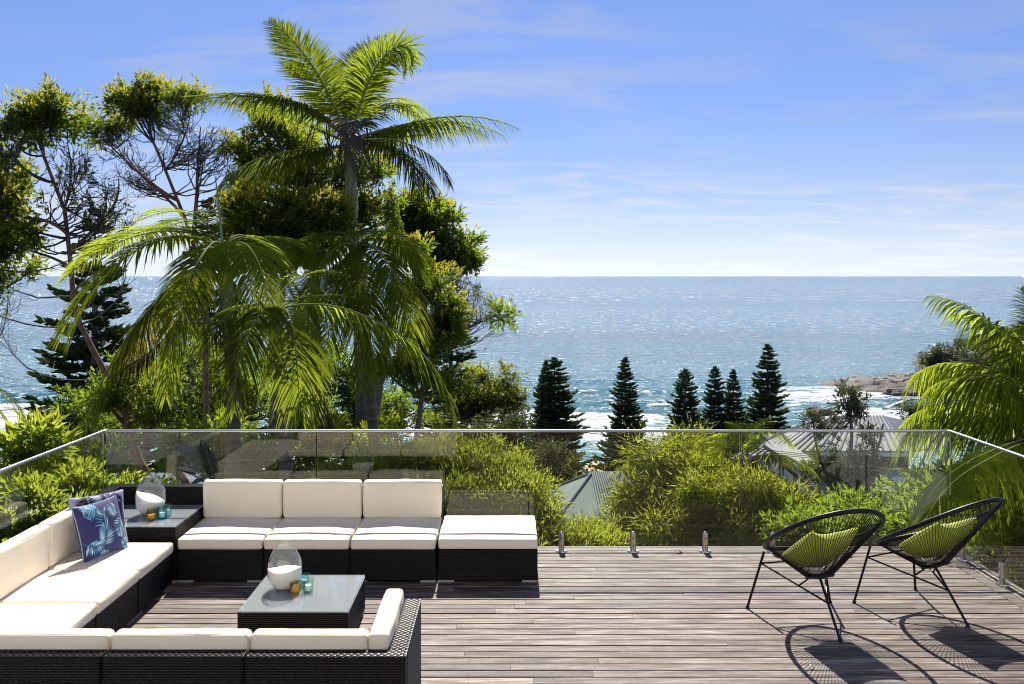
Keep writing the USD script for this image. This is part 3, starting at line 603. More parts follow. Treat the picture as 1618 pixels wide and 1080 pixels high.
# near row, seen from behind, facing the sea
sofa_module("nearest row seat seen from behind at the lower left picture corner", (-2.166, 4.667, 0), 180, 50)
sofa_module("middle seat of the nearest row, seen from behind", (-1.517, 4.667, 0), 180, 53)
sofa_module("nearest row corner seat with a raised wicker arm on its right", (-.823, 4.667, 0), 180, 56, w=.737, arm=True)
sofa_module("corner seat of the left and nearest rows, outside the lower left of the picture", (-2.862, 4.70, 0), 90, 59)
# ottoman
t = thing("ottoman", "backless dark wicker ottoman with a flat cream cushion by the front glass", "ottoman", (-.137, 7.405, 0))
part("base", wicker_box(-.372, .372, -.35, .35, .02, .250, "fblr"), M["wicker"], t)
cushion("seat_cushion", t, -.372, .372, -.358, .352, .253, .330, .018, (.003, .006, .012), 71)
feet(t, .372, -.35, .35)
# corner table with raised back walls
t = thing("corner_table", "raised dark wicker corner table with glass top between the two sofa rows", "side table", (-2.86, 7.435, 0))
part("base", wicker_box(-.39, .39, -.395, .395, .02, .418, "fblrt"), M["wicker"], t)
part("back_wall", wicker_box(-.39, .39, .268, .395, .4195, .575), M["wicker"], t)
part("side_wall", wicker_box(-.39, -.30, -.395, .266, .4195, .575), M["wicker"], t)
part("glass_top", cbox(-.295, .388, -.393, .262, .4215, .4285, .002), M["table_glass"], t)
feet(t, .39, -.395, .395)
# coffee table
t = thing("coffee_table", "low square dark wicker coffee table with a glass top", "coffee table", (-1.303, 6.10, 0))
part("base", wicker_box(-.338, .338, -.352, .352, .02, .244, "fblrt"), M["wicker"], t)
part("glass_top", cbox(-.336, .336, -.350, .350, .2465, .2535, .002), M["table_glass"], t)
feet(t, .338, -.352, .352)

# ------------------------------------------------------------------ vases, candle holders
def vase(label, loc, slope, s=1.0):
    t = thing("glass_vase", label, "vase", loc, 0, None, None, (s, s, s))
    out = [(0, 0), (.045, .001), (.075, .014), (.100, .050), (.113, .095), (.116, .125), (.108, .175), (.088, .225), (.062, .268), (.046, .290), (.044, .300), (.047, .306)]
    o = smooth_line([(a, 0, b) for a, b in out], 40)[:, [0, 2]]; o[:, 0] = np.maximum(o[:, 0], 0)
    inn = o[::-1].copy(); inn[:, 0] = np.maximum(inn[:, 0] - .0035, 0); inn[:, 1] = np.where(inn[:, 1] < .01, .006, inn[:, 1])
    part("glass_body", lathe(np.vstack([o, inn]), 40), M["vase_glass"], t, smooth=45)
    z = np.interp(np.linspace(0, 1, 16), [0, 1], [.0075, .128])
    rr = np.interp(z, o[:, 1], o[:, 0]) - .0055
    pr = np.vstack([[(0, .0075)], np.stack([rr, z], 1), np.stack([rr[-1] * np.linspace(.85, 0, 6), np.full(6, .129)], 1)])
    v, f = lathe(pr, 36)
    k = np.clip((v[:, 2] - .07) / .058, 0, 1); rad = np.interp(v[:, 2] + k * slope * v[:, 0], o[:, 1], o[:, 0]) - .006
    v[:, 2] += k * (slope * v[:, 0] + .012 * np.cos(v[:, 1] * 22 + 1))
    lim = np.interp(v[:, 2], o[:, 1], o[:, 0]) - .006; r0 = np.hypot(v[:, 0], v[:, 1]) + 1e-9
    v[:, :2] *= np.minimum(1, lim / r0)[:, None]
    part("sand_fill", (v, f), M["sand_white"], t, smooth=40)
    return t
TZ = .2535
c = G(450, 929, TZ); vase("egg shaped glass vase half full of white sand on the coffee table", (c[0], c[1], TZ + .0005), .05)
TZ2 = .4285
c2 = G(238, 812, TZ2); vase("egg shaped glass vase with sloping white sand on the corner table", (c2[0], c2[1], TZ2 + .0005), -.38, 1.03)
def candle_cup(label, loc, r, h, gmat, wax, round_):
    t = thing("candle_holder", label, "candle holder", loc, 0, "glass candle holders beside the vases")
    pr = [(0, 0), (r * .6, 0), (r * .85, h * .12), (r, h * .42), (r * .97, h * .7), (r * .8, h * .88), (r * .88, h)] if round_ else [(0, 0), (r * .9, 0), (r * .97, h * .08), (r, h * .3), (r, h * .85), (r * 1.05, h)]
    o = np.array(pr); i = o[::-1].copy(); i[:, 0] = np.maximum(i[:, 0] - .003, 0); i[:, 1] = np.maximum(i[:, 1], .006)
    part("glass_cup", lathe(np.vstack([o, i]), 28), gmat, t, smooth=45)
    rw = r * .62 if not round_ else r * .72
    part("candle", lathe([(0, .0075), (rw * .95, .0075), (rw, .012), (rw, h * .5), (rw * .9, h * .54), (0, h * .52)], 20), wax, t, smooth=40)
    part("wick", lathe([(0, h * .5), (.0012, h * .5), (.001, h * .62), (0, h * .62)], 6), M["twig"], t)
for (u, v, r, h, gm, wx, rd_, lab) in [(467, 936, .037, .072, "amber_glass", "amber_wax", True, "round amber glass candle holder in front of the coffee table vase"),
        (487, 934, .036, .080, "sea_glass", "wax", False, "pale green glass candle cup with a white candle on the coffee table"),
        (481, 926, .033, .080, "teal_glass", "wax", False, "blue glass cup half hidden behind the pale green cup on the coffee table")]:
    c = G(u, v, TZ); candle_cup(lab, (c[0], c[1], TZ + .0005), r, h, M[gm], M[wx], rd_)
for (u, v, r, h, gm, wx, rd_, lab) in [(239, 820.5, .040, .078, "amber_glass", "amber_wax", True, "amber glass candle holder in front of the corner table vase"),
        (256, 818, .039, .080, "teal_glass", "wax", False, "blue green glass candle cup with white candle on the corner table"),
        (264, 814.5, .036, .084, "teal_glass", "wax", False, "clear blue cup behind the others on the corner table")]:
    c = G(u, v, TZ2); candle_cup(lab, (c[0], c[1], TZ2 + .0005), r, h, M[gm], M[wx], rd_)

# ------------------------------------------------------------------ throw pillows
def pillow(w, h, th, n=56):
    """Front and back of a cushion in the xz plane, front towards -y, bottom edge at z = 0."""
    u, v = np.meshgrid(np.linspace(-1, 1, n), np.linspace(-1, 1, n))
    x = u * w / 2 * (1 - .075 * (1 - v ** 2)); z = v * h / 2 * (1 - .075 * (1 - u ** 2))
    t = th / 2 * np.clip((1 - u ** 2) * (1 - v ** 2), 0, 1) ** .42 + .004
    t = t * (1 + .14 * (fbm(np.stack([u * 2.2, v * 2.2, 0 * u + th * 50], -1), 3, 4) - .5))
    a = np.stack([x, -t, z + h / 2], -1).reshape(-1, 3); b = np.stack([x, t, z + h / 2], -1).reshape(-1, 3)
    f = grid_faces(n, n)
    rim = np.r_[np.arange(n), np.arange(1, n) * n + n - 1, (n - 1) * n + np.arange(n - 2, -1, -1), np.arange(n - 2, 0, -1) * n]
    nx = np.roll(rim, -1); m = n * n
    q = np.stack([rim, rim + m, nx + m, nx], 1)
    return np.vstack([a, b]), np.vstack([f, f[:, ::-1] + m, q]), np.vstack([np.stack([u, v], -1).reshape(-1, 2)] * 2), rim
def palm_print(ground, leaves, size=420):
    from PIL import Image, ImageDraw
    im = Image.new("RGB", (size, size), ground); d = ImageDraw.Draw(im); rp = np.random.default_rng(5)
    for cx, cy, ang, L, cols, curve in leaves:
        for k in range(-9, 10):
            if k == 0: continue
            s, side = abs(k) / 9, np.sign(k)
            tt = .15 + .8 * s; a0 = math.radians(ang + curve * tt)
            bx, by = cx + math.cos(a0) * L * tt, cy + math.sin(a0) * L * tt
            a1 = a0 + side * math.radians(62 - 34 * s); ll = L * .55 * math.sin(math.pi * (.25 + .6 * s)) * rp.uniform(.9, 1.1); wd = L * .042
            mx, my = bx + math.cos(a1) * ll * .5, by + math.sin(a1) * ll * .5
            ex, ey = bx + math.cos(a1) * ll, by + math.sin(a1) * ll
            nx_, ny_ = -math.sin(a1) * wd, math.cos(a1) * wd
            S = lambda x, y: (size * (x + 1) / 2, size * (1 - y) / 2)
            d.polygon([S(bx, by), S(mx + nx_, my + ny_), S(ex, ey), S(mx - nx_, my - ny_)], fill=cols[rp.integers(len(cols))])
        pts = [(cx + math.cos(math.radians(ang + curve * t_)) * L * t_, cy + math.sin(math.radians(ang + curve * t_)) * L * t_) for t_ in np.linspace(-.1, 1, 12)]
        d.line([(size * (x + 1) / 2, size * (1 - y) / 2) for x, y in pts], fill=cols[0], width=4)
    return (np.asarray(im) / 255.0) ** 2.2
def printed_pillow(label, base_a, base_b, leanback, w, h, th, img, back_col, cord, group):
    a, b = np.array(base_a, float), np.array(base_b, float)
    c = (a + b) / 2; ang = math.degrees(math.atan2(b[1] - a[1], b[0] - a[0]))
    v, f, uv, rim = pillow(w, h, th, 96)
    cs, sn = math.cos(math.radians(leanback)), math.sin(math.radians(leanback))
    v = np.stack([v[:, 0], v[:, 1] * cs + v[:, 2] * sn, v[:, 2] * cs - v[:, 1] * sn], -1)
    v[:, 2] -= v[:, 2].min()
    n = len(img); ix = np.clip(((uv[:, 0] + 1) / 2 * n).astype(int), 0, n - 1); iy = np.clip(((1 - uv[:, 1]) / 2 * n).astype(int), 0, n - 1)
    col = img[iy, ix]; half = len(v) // 2; col[half:] = back_col
    t = thing("throw_pillow", label, "pillow", (c[0], c[1], .331), ang, group)
    part("cover", (v, f), M["print"], t, smooth=True, colors=col)
    m = (v[rim] + v[rim + half]) / 2
    part("piping", torus(m[::3], .0045, 6), cord, t, smooth=True)
    return t
blue = [(70, 130, 160), (120, 180, 205), (160, 205, 220), (95, 150, 185), (185, 215, 220)]
im1 = palm_print((60, 58, 104), [(-.95, .55, 10, .75, blue, 30), (.05, .85, 200, .75, blue, -30), (.15, -.15, 150, .8, blue, -60), (.95, .25, 215, .75, blue, 30), (-.35, -.8, 55, .9, blue, 20), (-1.0, -.35, -50, .7, blue, 35), (.55, 1.0, 250, .6, blue, 20), (.55, -1.0, 40, .6, blue, 0), (-.75, 1.05, -20, .5, blue, 0), (.1, -1.1, 160, .45, blue, 0)])
pale = [(45, 45, 85), (60, 62, 105), (35, 38, 70)]
im2 = palm_print((176, 176, 200), [(-.9, .1, 40, 1.0, pale, 20), (.2, .2, 60, .8, pale, 30), (.9, -.7, 120, 1.1, pale, -20), (-.2, -.9, 80, .9, pale, 10), (.3, 1.0, -40, .7, pale, 0), (-.95, .85, -20, .5, [(160, 120, 30), (40, 44, 75)], 0)])
printed_pillow("purple blue pillow with pale blue palm leaves leaning on the left sofa", (-2.885, 6.44), (-2.735, 6.81), 17, .40, .385, .13, im1, (.03, .026, .075), plain("pale_blue_piping", (.28, .45, .50), .7), "palm print pillows")
printed_pillow("lavender pillow with dark leaf print tucked behind the purple one", (-3.06, 6.68), (-2.80, 6.955), 13, .40, .385, .13, im2, (.4, .4, .55), plain("lavender_piping", (.35, .35, .48), .7), "palm print pillows")

# ------------------------------------------------------------------ string chairs
def string_chair(label, O, facing, group="pair of black string chairs"):
    """Local frame: +y is where the sitter looks, the origin on the deck under the seat."""
    t = thing("string_chair", label, "chair", (O[0], O[1], 0), math.degrees(math.atan2(facing[1], facing[0])) - 90, group)
    th = np.linspace(0, 2 * np.pi, 96, endpoint=False)
    s = -.150 + .425 * np.cos(th); lat = (.345 - .035 * np.cos(th)) * np.sin(th)
    z = .63 - .235 * np.cos(th) - .03 * np.sin(th) ** 2
    rim = np.stack([lat, s, z], -1)
    part("rim", torus(rim, .0155, 10), M["black_metal"], t, smooth=True)
    hub = np.stack([.082 * np.sin(th), -.150 + .082 * np.cos(th), .335 - .035 * np.cos(th)], -1)
    part("hub_ring", torus(hub, .011, 8), M["black_metal"], t, smooth=True)
    q = MB(); n = 104
    for k in range(n):
        a = 2 * np.pi * k / n
        f = a / (2 * np.pi) * 96; i0 = int(f) % 96; w = f - int(f)
        p0 = rim[i0] * (1 - w) + rim[(i0 + 1) % 96] * w; p1 = hub[i0] * (1 - w) + hub[(i0 + 1) % 96] * w
        mid = (p0 + p1) / 2; mid[2] -= .004
        q.add(tube(np.array([p0, mid, p1]), .0023, 5, False))
    part("cord", q.mesh(), M["cord"], t, smooth=True, kind="stuff")
    q = MB()
    for k in range(6):
        r = .082 * (1 - k / 6)
        q.add(torus(np.stack([r * np.sin(th[::3]), -.150 + r * np.cos(th[::3]), .333 - .035 * np.cos(th[::3]) * r / .082 - .012 * (1 - r / .082)], -1), .0085, 6))
    part("hub_weave", q.mesh(), M["cord"], t, smooth=True)
    A0, A1 = np.array([-.313, .265, 0]), np.array([-.215, .208, .405]); B0, B1 = A0 * [-1, 1, 1], A1 * [-1, 1, 1]; C0, C1 = np.array([0, -.40, 0]), np.array([0, -.135, .345])
    C2 = np.array([.0, -.10, .36])
    for a, b in ((A0, A1), (B0, B1), (C0, C1)):
        l = part("leg", tube([a + [0, 0, .004], b], .0085, 8), M["black_metal"], t, smooth=40)
        part("foot_cap", tube([a, a + (b - a) * .04], .0125, 10), M["cord"], l, smooth=40)
    la = A0 + (A1 - A0) * .80; lb = B0 + (B1 - B0) * .80; lc = C0 + (C1 - C0) * .56
    for a, b in ((la, lc), (lb, lc), (la, lb)):
        part("brace", tube([a, b], .0062, 8), M["black_metal"], t, smooth=40)
    for a in (la, lb):
        m = a * .42 + lc * .58; h = np.array([.06 * np.sign(a[0]), -.12, .315])
        part("strut", tube([m, h], .0055, 8), M["black_metal"], t, smooth=40)
    return t
def lime_pillow(label, O, facing, off, yaw, tilt=36):
    ang = math.degrees(math.atan2(facing[1], facing[0])) - 90
    v, f, uv, rim = pillow(.38, .42, .15, 60)
    v[:, 2] -= .22
    ph = math.radians(90 - tilt)
    # lie the cushion back: its top edge goes towards the chair's back
    v = np.stack([v[:, 0], -v[:, 2] * math.sin(ph) * 1.0 + v[:, 1] * math.cos(ph) * -1.0, v[:, 2] * math.cos(ph) - v[:, 1] * math.sin(ph)], -1)
    u_, w_ = uv[:, 0], uv[:, 1]; v[:, 0] *= 1 - .10 * w_ ** 2 * u_ ** 2; v[:, 2] += .018 * (fbm(np.stack([u_ * 1.6 + off[0] * 90, w_ * 1.6, 0 * u_], -1), 2, 9) - .5) * (1 - u_ ** 4)
    v[:, 2] += .045 * u_ ** 2 + .02 * w_ ** 2 - .03                      # it sags into the seat
    v = rot(v, yaw) + np.array([off[0], off[1], off[2]])
    f = f[:, ::-1]
    t = thing("lime_pillow", label, "pillow", (O[0], O[1], 0), ang, "lime cushions on the string chairs")
    part("cover", (v, f), M["lime"], t, smooth=True)
    h = len(v) // 2; part("seam", torus((v[rim] + v[rim + h])[::2] / 2, .0035, 6), M["lime"], t, smooth=True)
C1_, C2_ = np.array([2.097, 5.919]), np.array([3.025, 6.175])
f2 = unit(np.array([-.46, .887])); f1 = unit(np.array([-.190, .982]))
O1, O2 = C1_ + .40 * f1, C2_ + .40 * f2
string_chair("black string chair on the deck nearer the middle, left of the pair", O1, f1)
string_chair("black string chair nearer the right glass, right of the pair", O2, f2)
lime_pillow("lime green cushion lying in the left string chair", O1, f1, (-.01, -.17, .53), 6)
lime_pillow("lime green cushion lying in the right string chair", O2, f2, (.0, -.17, .53), -4)
# fallen leaves
def fallen_leaf(label, c, L, ang, m):
    n = 9; tt = np.linspace(0, 1, n); w = L * .17 * np.sin(np.pi * tt) ** .8
    top = np.stack([tt * L, w, .012 * np.sin(tt * 5) + .006 + .3 * w], -1); bot = np.stack([tt * L, -w, .010 * np.sin(tt * 5) + .006 + .35 * w], -1); mid = np.stack([tt * L, 0 * w, .012 * np.sin(tt * 5) + .003], -1)
    v = np.vstack([top, mid, bot]); f = np.vstack([grid_faces(3, n)])
    t = thing("fallen_leaf", label, "leaf", (c[0], c[1], .002), ang)
    part("blade", (v, f), m, t, smooth=True)
    part("stalk", tube([(0, 0, .004), (-L * .3, .004, .008)], .0012, 5), m, t)
c = G(1066, 874); fallen_leaf("curled brown dead leaf on the deck edge between two glass spigots", c, .09, 20, M["dead_leaf"])
c = G(1276, 1054); fallen_leaf("small pale dry leaf on the deck in the left chair's shadow", c, .055, -40, M["pale_leaf"])
# ------------------------------------------------------------------ the house behind the camera (seen only in the glass; it throws warm light back)
t = thing("beach_house", "white rendered house that opens onto the deck behind the viewer", "house", (0, -1.5, 0))
for x0, x1, z0, z1 in ((-9, -3.0, -4, 5.6), (3.2, 9, -4, 5.6), (-3.0, 3.2, 2.6, 5.6), (-3.0, 3.2, -4, -.03)):
    part("wall", box(x0, x1, -1.75, -1.45, z0, z1), M["white_wall"], t, world=True)
part("eave", box(-9.3, 9.3, -1.9, -.9, 5.602, 5.8), M["white_wall"], t, world=True)
for k in range(4):
    x = -3.0 + k * 1.55
    d = part("sliding_door", box(x + .06, x + 1.49, -1.66, -1.63, .07, 2.53), M["dark_window"], t, world=True)
    part("frame", (MB().box(x + .005, x + .058, -1.69, -1.59, 0, 2.595).box(x + 1.492, x + 1.545, -1.69, -1.59, 0, 2.595).box(x + .06, x + 1.49, -1.69, -1.59, 2.532, 2.595).box(x + .06, x + 1.49, -1.69, -1.59, 0, .068)).mesh(), M["black_metal"], d, world=True)

# ------------------------------------------------------------------ foliage
def rnd_dirs(n, g=R):
    return unit(g.normal(size=(n, 3)))
def leaves(pos, d, n, L, W, fold=.18, at=.42):
    """Leaf blades as folded diamonds: base, tip and two raised sides."""
    d = unit(d); n = unit(n - (n * d).sum(1, keepdims=True) * d); s = np.cross(d, n)
    L = np.broadcast_to(L, (len(pos),))[:, None]; W = np.broadcast_to(W, (len(pos),))[:, None]
    tip = pos + d * L - n * L * .08
    a = pos + d * L * at + s * W / 2 + n * W * fold; b = pos + d * L * at - s * W / 2 + n * W * fold
    v = np.stack([pos, a, tip, b], 1).reshape(-1, 3)
    k = np.arange(len(pos))[:, None] * 4
    return v, np.vstack([k + [0, 1, 2], k + [0, 2, 3]])
def leaves_thin(pos, d, n, L, W):
    """Needle-like leaves, one triangle each."""
    d = unit(d); s = unit(np.cross(d, n)); L = np.broadcast_to(L, (len(pos),))[:, None]; W = np.broadcast_to(W, (len(pos),))[:, None]
    v = np.stack([pos + s * W / 2, pos - s * W / 2, pos + d * L], 1).reshape(-1, 3)
    return v, (np.arange(len(pos))[:, None] * 3 + [0, 1, 2])
def blob_points(c, r, n, g, shell=.55, up=.0):
    """Clump centres spread through the outer part of an ellipsoid."""
    d = rnd_dirs(n, g); d[:, 2] = np.abs(d[:, 2]) * np.sign(d[:, 2] + up * 1.0 + g.uniform(-.3, .3, n)) if up else d[:, 2]
    d = unit(d); k = shell + (1 - shell) * g.random(n) ** .7
    k *= 1 + .42 * (fbm(d * 1.9 + c, 2) - .5) * 2
    return c + d * k[:, None] * np.asarray(r)
def limb(a, b, r0, r1, g, n=6, wob=.06, lift=.1, sides=5):
    a, b = np.asarray(a, float), np.asarray(b, float); L = np.linalg.norm(b - a)
    m = (a + b) / 2 + g.normal(size=3) * L * wob + np.array([0, 0, -lift * L])
    p = smooth_line([a, m, b], n)
    return p, np.linspace(r0, r1, n)
def tree(name, label, trunks, blobs, bark, leafm, leaf_L, leaf_W, clump_r, per, tips=None, tip_share=.0, group=None, seed=1, bare=0, thin=False, flat=.75, droop=.15, cat="tree", shell=.5, twig_r=.006, limb_r=.045, lift=.08, up=0.5, fan=0, bare_blobs=(), lobes=True):
    """trunks: polylines with start and end radius; blobs: (centre, radii, clumps). Every clump hangs on a branch that leads back to a trunk."""
    g = np.random.default_rng(seed)
    base = trunks[0][0][0]
    t = thing(name, label, cat, base, 0, group)
    nodes = []
    for line, r0, r1 in trunks:
        p = smooth_line(line, 22) if len(line) > 2 else np.linspace(line[0], line[1], 12)
        p = p + (fbm(p * 1.3, 2)[:, None] - .5) * .05
        rr = np.linspace(r0, r1, len(p)) * (1 + .12 * (fbm(p * 3, 2) - .5)); part("trunk", tube(p, rr, 9), bark, t, smooth=True, world=True)
        nodes.append(np.c_[p, rr])
    nodes = np.vstack(nodes)
    wood, cl = MB(), []
    split = []
    for c, r, n in blobs:                                # every lobe is several uneven smaller lobes with gaps between
        c, r = np.asarray(c, float), np.asarray(r, float)
        if n < 26 or not lobes: split.append((c, r, n)); continue
        m = int(np.clip(n / 11, 3, 9))
        cs = blob_points(c, r * .78, m, g, .45, .25)
        for q in cs: split.append((q, r * g.uniform(.42, .72) * np.array([1.05, 1.05, .95]), max(5, int(n * .9 / m))))
    for c, r, n in split:
        c = np.asarray(c, float)
        lowc = c - np.array([0, 0, r[2] * .35])
        dn = np.linalg.norm(nodes[:, :3] - lowc, axis=1) + 2.0 * np.clip(nodes[:, 2] - lowc[2] + .2, 0, None)
        i = dn.argmin()
        lp, lr = limb(nodes[i, :3], lowc, min(nodes[i, 3] * .7, limb_r), max(limb_r * .4, twig_r), g, 8, .05, lift)
        wood.add(tube(lp, lr, 6))
        pts = blob_points(c, r, n, g, shell, up)
        hub = np.vstack([lp[3:], blob_points(c - [0, 0, r[2] * .2], np.asarray(r) * .5, max(3, n // 10), g, .3)])
        for q in hub[5:]:
            wp, wr = limb(lp[-2], q, limb_r * .4, twig_r * 1.4, g, 5, .1, .05); wood.add(tube(wp, wr, 5))
        for q in pts:
            j = np.linalg.norm(hub - q, axis=1).argmin()
            wp, wr = limb(hub[j], q, twig_r * 1.3, twig_r * .5, g, 4, .1, .05); wood.add(tube(wp, wr, 4, False))
        cl.append(np.c_[pts, np.tile(np.r_[c, r], (n, 1))])
        for _ in range(int(bare * n)):
            q = c + np.array([g.normal() * r[0] * .8, g.normal() * r[1] * .8, -r[2] * g.uniform(.4, 1.7)])
            j = np.linalg.norm(nodes[:, :3] - q, axis=1).argmin()
            wp, wr = limb(nodes[j, :3], q, twig_r * 2.2, twig_r * .5, g, 6, .12, .1); wood.add(tube(wp, wr, 4, False))
            for _k in range(4):
                s = wp[g.integers(2, 6)]; e = s + unit(g.normal(size=3) * .6 + unit(q - nodes[j, :3])) * g.uniform(.25, .6) * r[0]
                wq, wr2 = limb(s, e, twig_r, twig_r * .4, g, 4, .1, 0); wood.add(tube(wq, wr2, 3, False))
    allc = np.vstack(cl)
    tips_ = [allc[g.integers(len(allc)), :3] for _ in range(fan)] + [q for bc, br_, bn in bare_blobs for q in blob_points(np.asarray(bc), br_, bn, g, .2)]
    for q in tips_:                                      # long bare twigs that fork on their way up to the crown
        dist = np.linalg.norm(nodes[:, :3] - q, axis=1); ok = (nodes[:, 2] < q[2] - .3) & (dist > .7)
        if not ok.any(): continue
        i = np.where(ok)[0][np.argsort(dist[ok])[min(ok.sum() - 1, g.integers(0, 9))]]
        L_ = dist[i]; m1 = nodes[i, :3] * .55 + q * .45 + np.array([*(q - nodes[i, :3])[:2] * .18, -.10 * L_]) + g.normal(size=3) * .07 * L_
        wp = smooth_line([nodes[i, :3], m1, q], 9) + g.normal(size=(9, 3)) * .018; wp[0] = nodes[i, :3]
        wood.add(tube(wp, np.linspace(min(nodes[i, 3] * .5, twig_r * 2.6), twig_r * .5, 9), 4, False))
        for _k in range(5):
            a_ = wp[g.integers(3, 8)]; dd = unit(unit(q - nodes[i, :3]) + g.normal(size=3) * .42 + [0, 0, .15]); e_ = a_ + dd * g.uniform(.25, .5) * L_ * .6
            wq = smooth_line([a_, (a_ + e_) / 2 + g.normal(size=3) * .05 * L_, e_], 5); wood.add(tube(wq, np.linspace(twig_r * .9, twig_r * .35, 5), 3, False))
            for _j in range(2):
                a2 = wq[g.integers(2, 4)]; wood.add(tube(np.array([a2, a2 + unit(dd + g.normal(size=3) * .6) * .14 * L_]), [twig_r * .6, twig_r * .3], 3, False))
    part("branches", wood.mesh(), M["twig"], t, smooth=True, world=True, kind="stuff")
    cl = np.vstack(cl)
    hole = fbm(cl[:, :3] * 1.1 + seed * 7.1, 2); cl = cl[hole > np.quantile(hole, .20 if lobes else .06)]; n = len(cl) * per
    idx = np.repeat(np.arange(len(cl)), per)
    wv = wood.mesh()[0]; wv = wv[wv[:, 2] > np.quantile(wv[:, 2], .25)]
    out_c = unit(cl[:, :3] - cl[:, 3:6])
    if thin:
        rr = g.random(n) ** .6; cr = clump_r * g.uniform(.8, 1.75, len(cl))[idx]
        d = rnd_dirs(n, g); pos = cl[idx, :3] + d * (rr * cr)[:, None] * np.array([1, 1, flat])
    else:                                                # leaves sit along short sprays that point out of the crown
        k3 = 3
        ax = unit(out_c[:, None] * .75 + g.normal(size=(len(cl), k3, 3)) * .62 + np.array([0, 0, .28 - droop]))
        pick = g.integers(0, k3, n); axd = ax[idx, pick]; sp = g.random(n); rr = sp
        L3 = (clump_r * g.uniform(.9, 2.1, (len(cl), k3)))[idx, pick]
        d = rnd_dirs(n, g)
        pos = cl[idx, :3] + axd * (L3 * (sp * 1.15 - .25))[:, None] + d * (leaf_L * .55 + clump_r * .28 * (1 - sp))[:, None] * g.random(n)[:, None]
        d = unit(d * .7 + axd * .9)
    out = out_c[idx]
    ld = unit(d * .8 + out * .35 + g.normal(size=(n, 3)) * .40 + np.array([0, 0, .2 - droop]))
    nn = unit(out * .5 + np.array([0, 0, .8]) + g.normal(size=(n, 3)) * .55)
    stray = np.where(g.random(n) < (.05 if not thin else 0))[0]     # some leaves sit alone along the twigs
    pos[stray] = wv[g.integers(0, len(wv), len(stray))]
    LL = leaf_L * g.uniform(.55, 1.4, n); WW = leaf_W * g.uniform(.7, 1.25, n)
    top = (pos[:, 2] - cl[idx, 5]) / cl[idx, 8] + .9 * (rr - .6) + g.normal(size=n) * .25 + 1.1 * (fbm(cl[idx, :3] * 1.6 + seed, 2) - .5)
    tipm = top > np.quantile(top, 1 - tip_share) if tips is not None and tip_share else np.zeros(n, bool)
    fn = leaves_thin if thin else leaves
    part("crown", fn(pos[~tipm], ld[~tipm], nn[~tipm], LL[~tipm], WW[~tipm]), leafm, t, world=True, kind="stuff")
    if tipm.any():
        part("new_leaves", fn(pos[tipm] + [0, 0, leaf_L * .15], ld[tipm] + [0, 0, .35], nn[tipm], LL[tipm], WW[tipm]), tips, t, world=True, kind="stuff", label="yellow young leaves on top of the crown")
    return t
def B(u, v, y, ru, rv, n, depth=None):
    """A crown lobe seen at (u, v) with radii in pixels at distance y."""
    rx, rz = ru * y / F, rv * y / F
    return (P(u, v, y), (rx, depth if depth else max(rx, rz) * .8, rz), n)
def gpt(u, y, lift=-.4):
    x = (u - CX) / F * y
    return np.array([x, y, float(ground_z(np.array(x), np.array(y))) + lift])

# --- palms
def frond(t, pts, n=62, L=.55, hang=.35, vee=.25, wid=.030, leafm="palm", up=(0, 0, 1), start=.16, rach=.016, seed=0, mats=None, kink=.0):
    """A feather frond along the line pts: a tapering stalk with leaflets on both sides."""
    g = np.random.default_rng(seed + 1000)
    p = smooth_line(pts, 40); s = np.r_[0, np.cumsum(np.linalg.norm(np.diff(p, axis=0), axis=1))]; s /= s[-1]
    tan = unit(np.gradient(p, axis=0)); fr = part("frond", tube(p, np.linspace(rach, rach * .18, 40), 6), M["rachis" if leafm != "palm_dead" else "palm_dead"], t, smooth=True, world=True)
    V, Fc, k = [], [], 0
    side0 = unit(np.cross(tan, np.array(up, float)))
    for side in (-1, 1):
        tt = np.linspace(start, .995, n) + g.uniform(-.4, .4, n) * (1 - start) / n
        tt = np.clip(tt, start, 1)
        x0 = np.stack([np.interp(tt, s, p[:, i]) for i in range(3)], -1); T = unit(np.stack([np.interp(tt, s, tan[:, i]) for i in range(3)], -1))
        S = unit(np.stack([np.interp(tt, s, side0[:, i]) for i in range(3)], -1)) * side; N = np.cross(S, T) * side
        rel = (tt - start) / (1 - start)
        a = np.radians(72 - 42 * rel + g.normal(size=n) * 4)
        d = unit(S * np.sin(a)[:, None] + T * np.cos(a)[:, None] + N * (vee + g.normal(size=n) * .07)[:, None])
        ll = L * np.clip(np.sin(np.pi * (.16 + .80 * rel ** .85)) ** .75, .2, 1) * g.uniform(.86, 1.1, n)
        hg = hang * g.uniform(.7, 1.35, n)
        w = 1.02 * wid * (1 - .5 * rel) * g.uniform(.8, 1.15, n)
        wd = unit(T - (T * d).sum(1, keepdims=True) * d)
        rows = []
        for f, ww in ((0, .5), (.3, 1.0), (.65, .8), (1.0, .06)):
            c = x0 + d * (ll * f)[:, None] + np.array([0, 0, -1.0]) * (hg * ll * f ** 2)[:, None]
            c[:, 0] += kink * f * f
            rows += [c + wd * (w * ww / 2)[:, None], c - wd * (w * ww / 2)[:, None]]
        v = np.stack(rows, 1)
        dead = g.random(n) < .03
        v = v[~dead]
        V.append(v.reshape(-1, 3)); m = len(v)
        q = np.array([[0, 1, 3, 2], [2, 3, 5, 4], [4, 5, 7, 6]])
        Fc.append((np.arange(m)[:, None, None] * 8 + q[None]).reshape(-1, 4) + k); k += 8 * m
    part("leaflets", (np.vstack(V), np.vstack(Fc)), M[leafm], fr, smooth=True, world=True, kind="stuff")
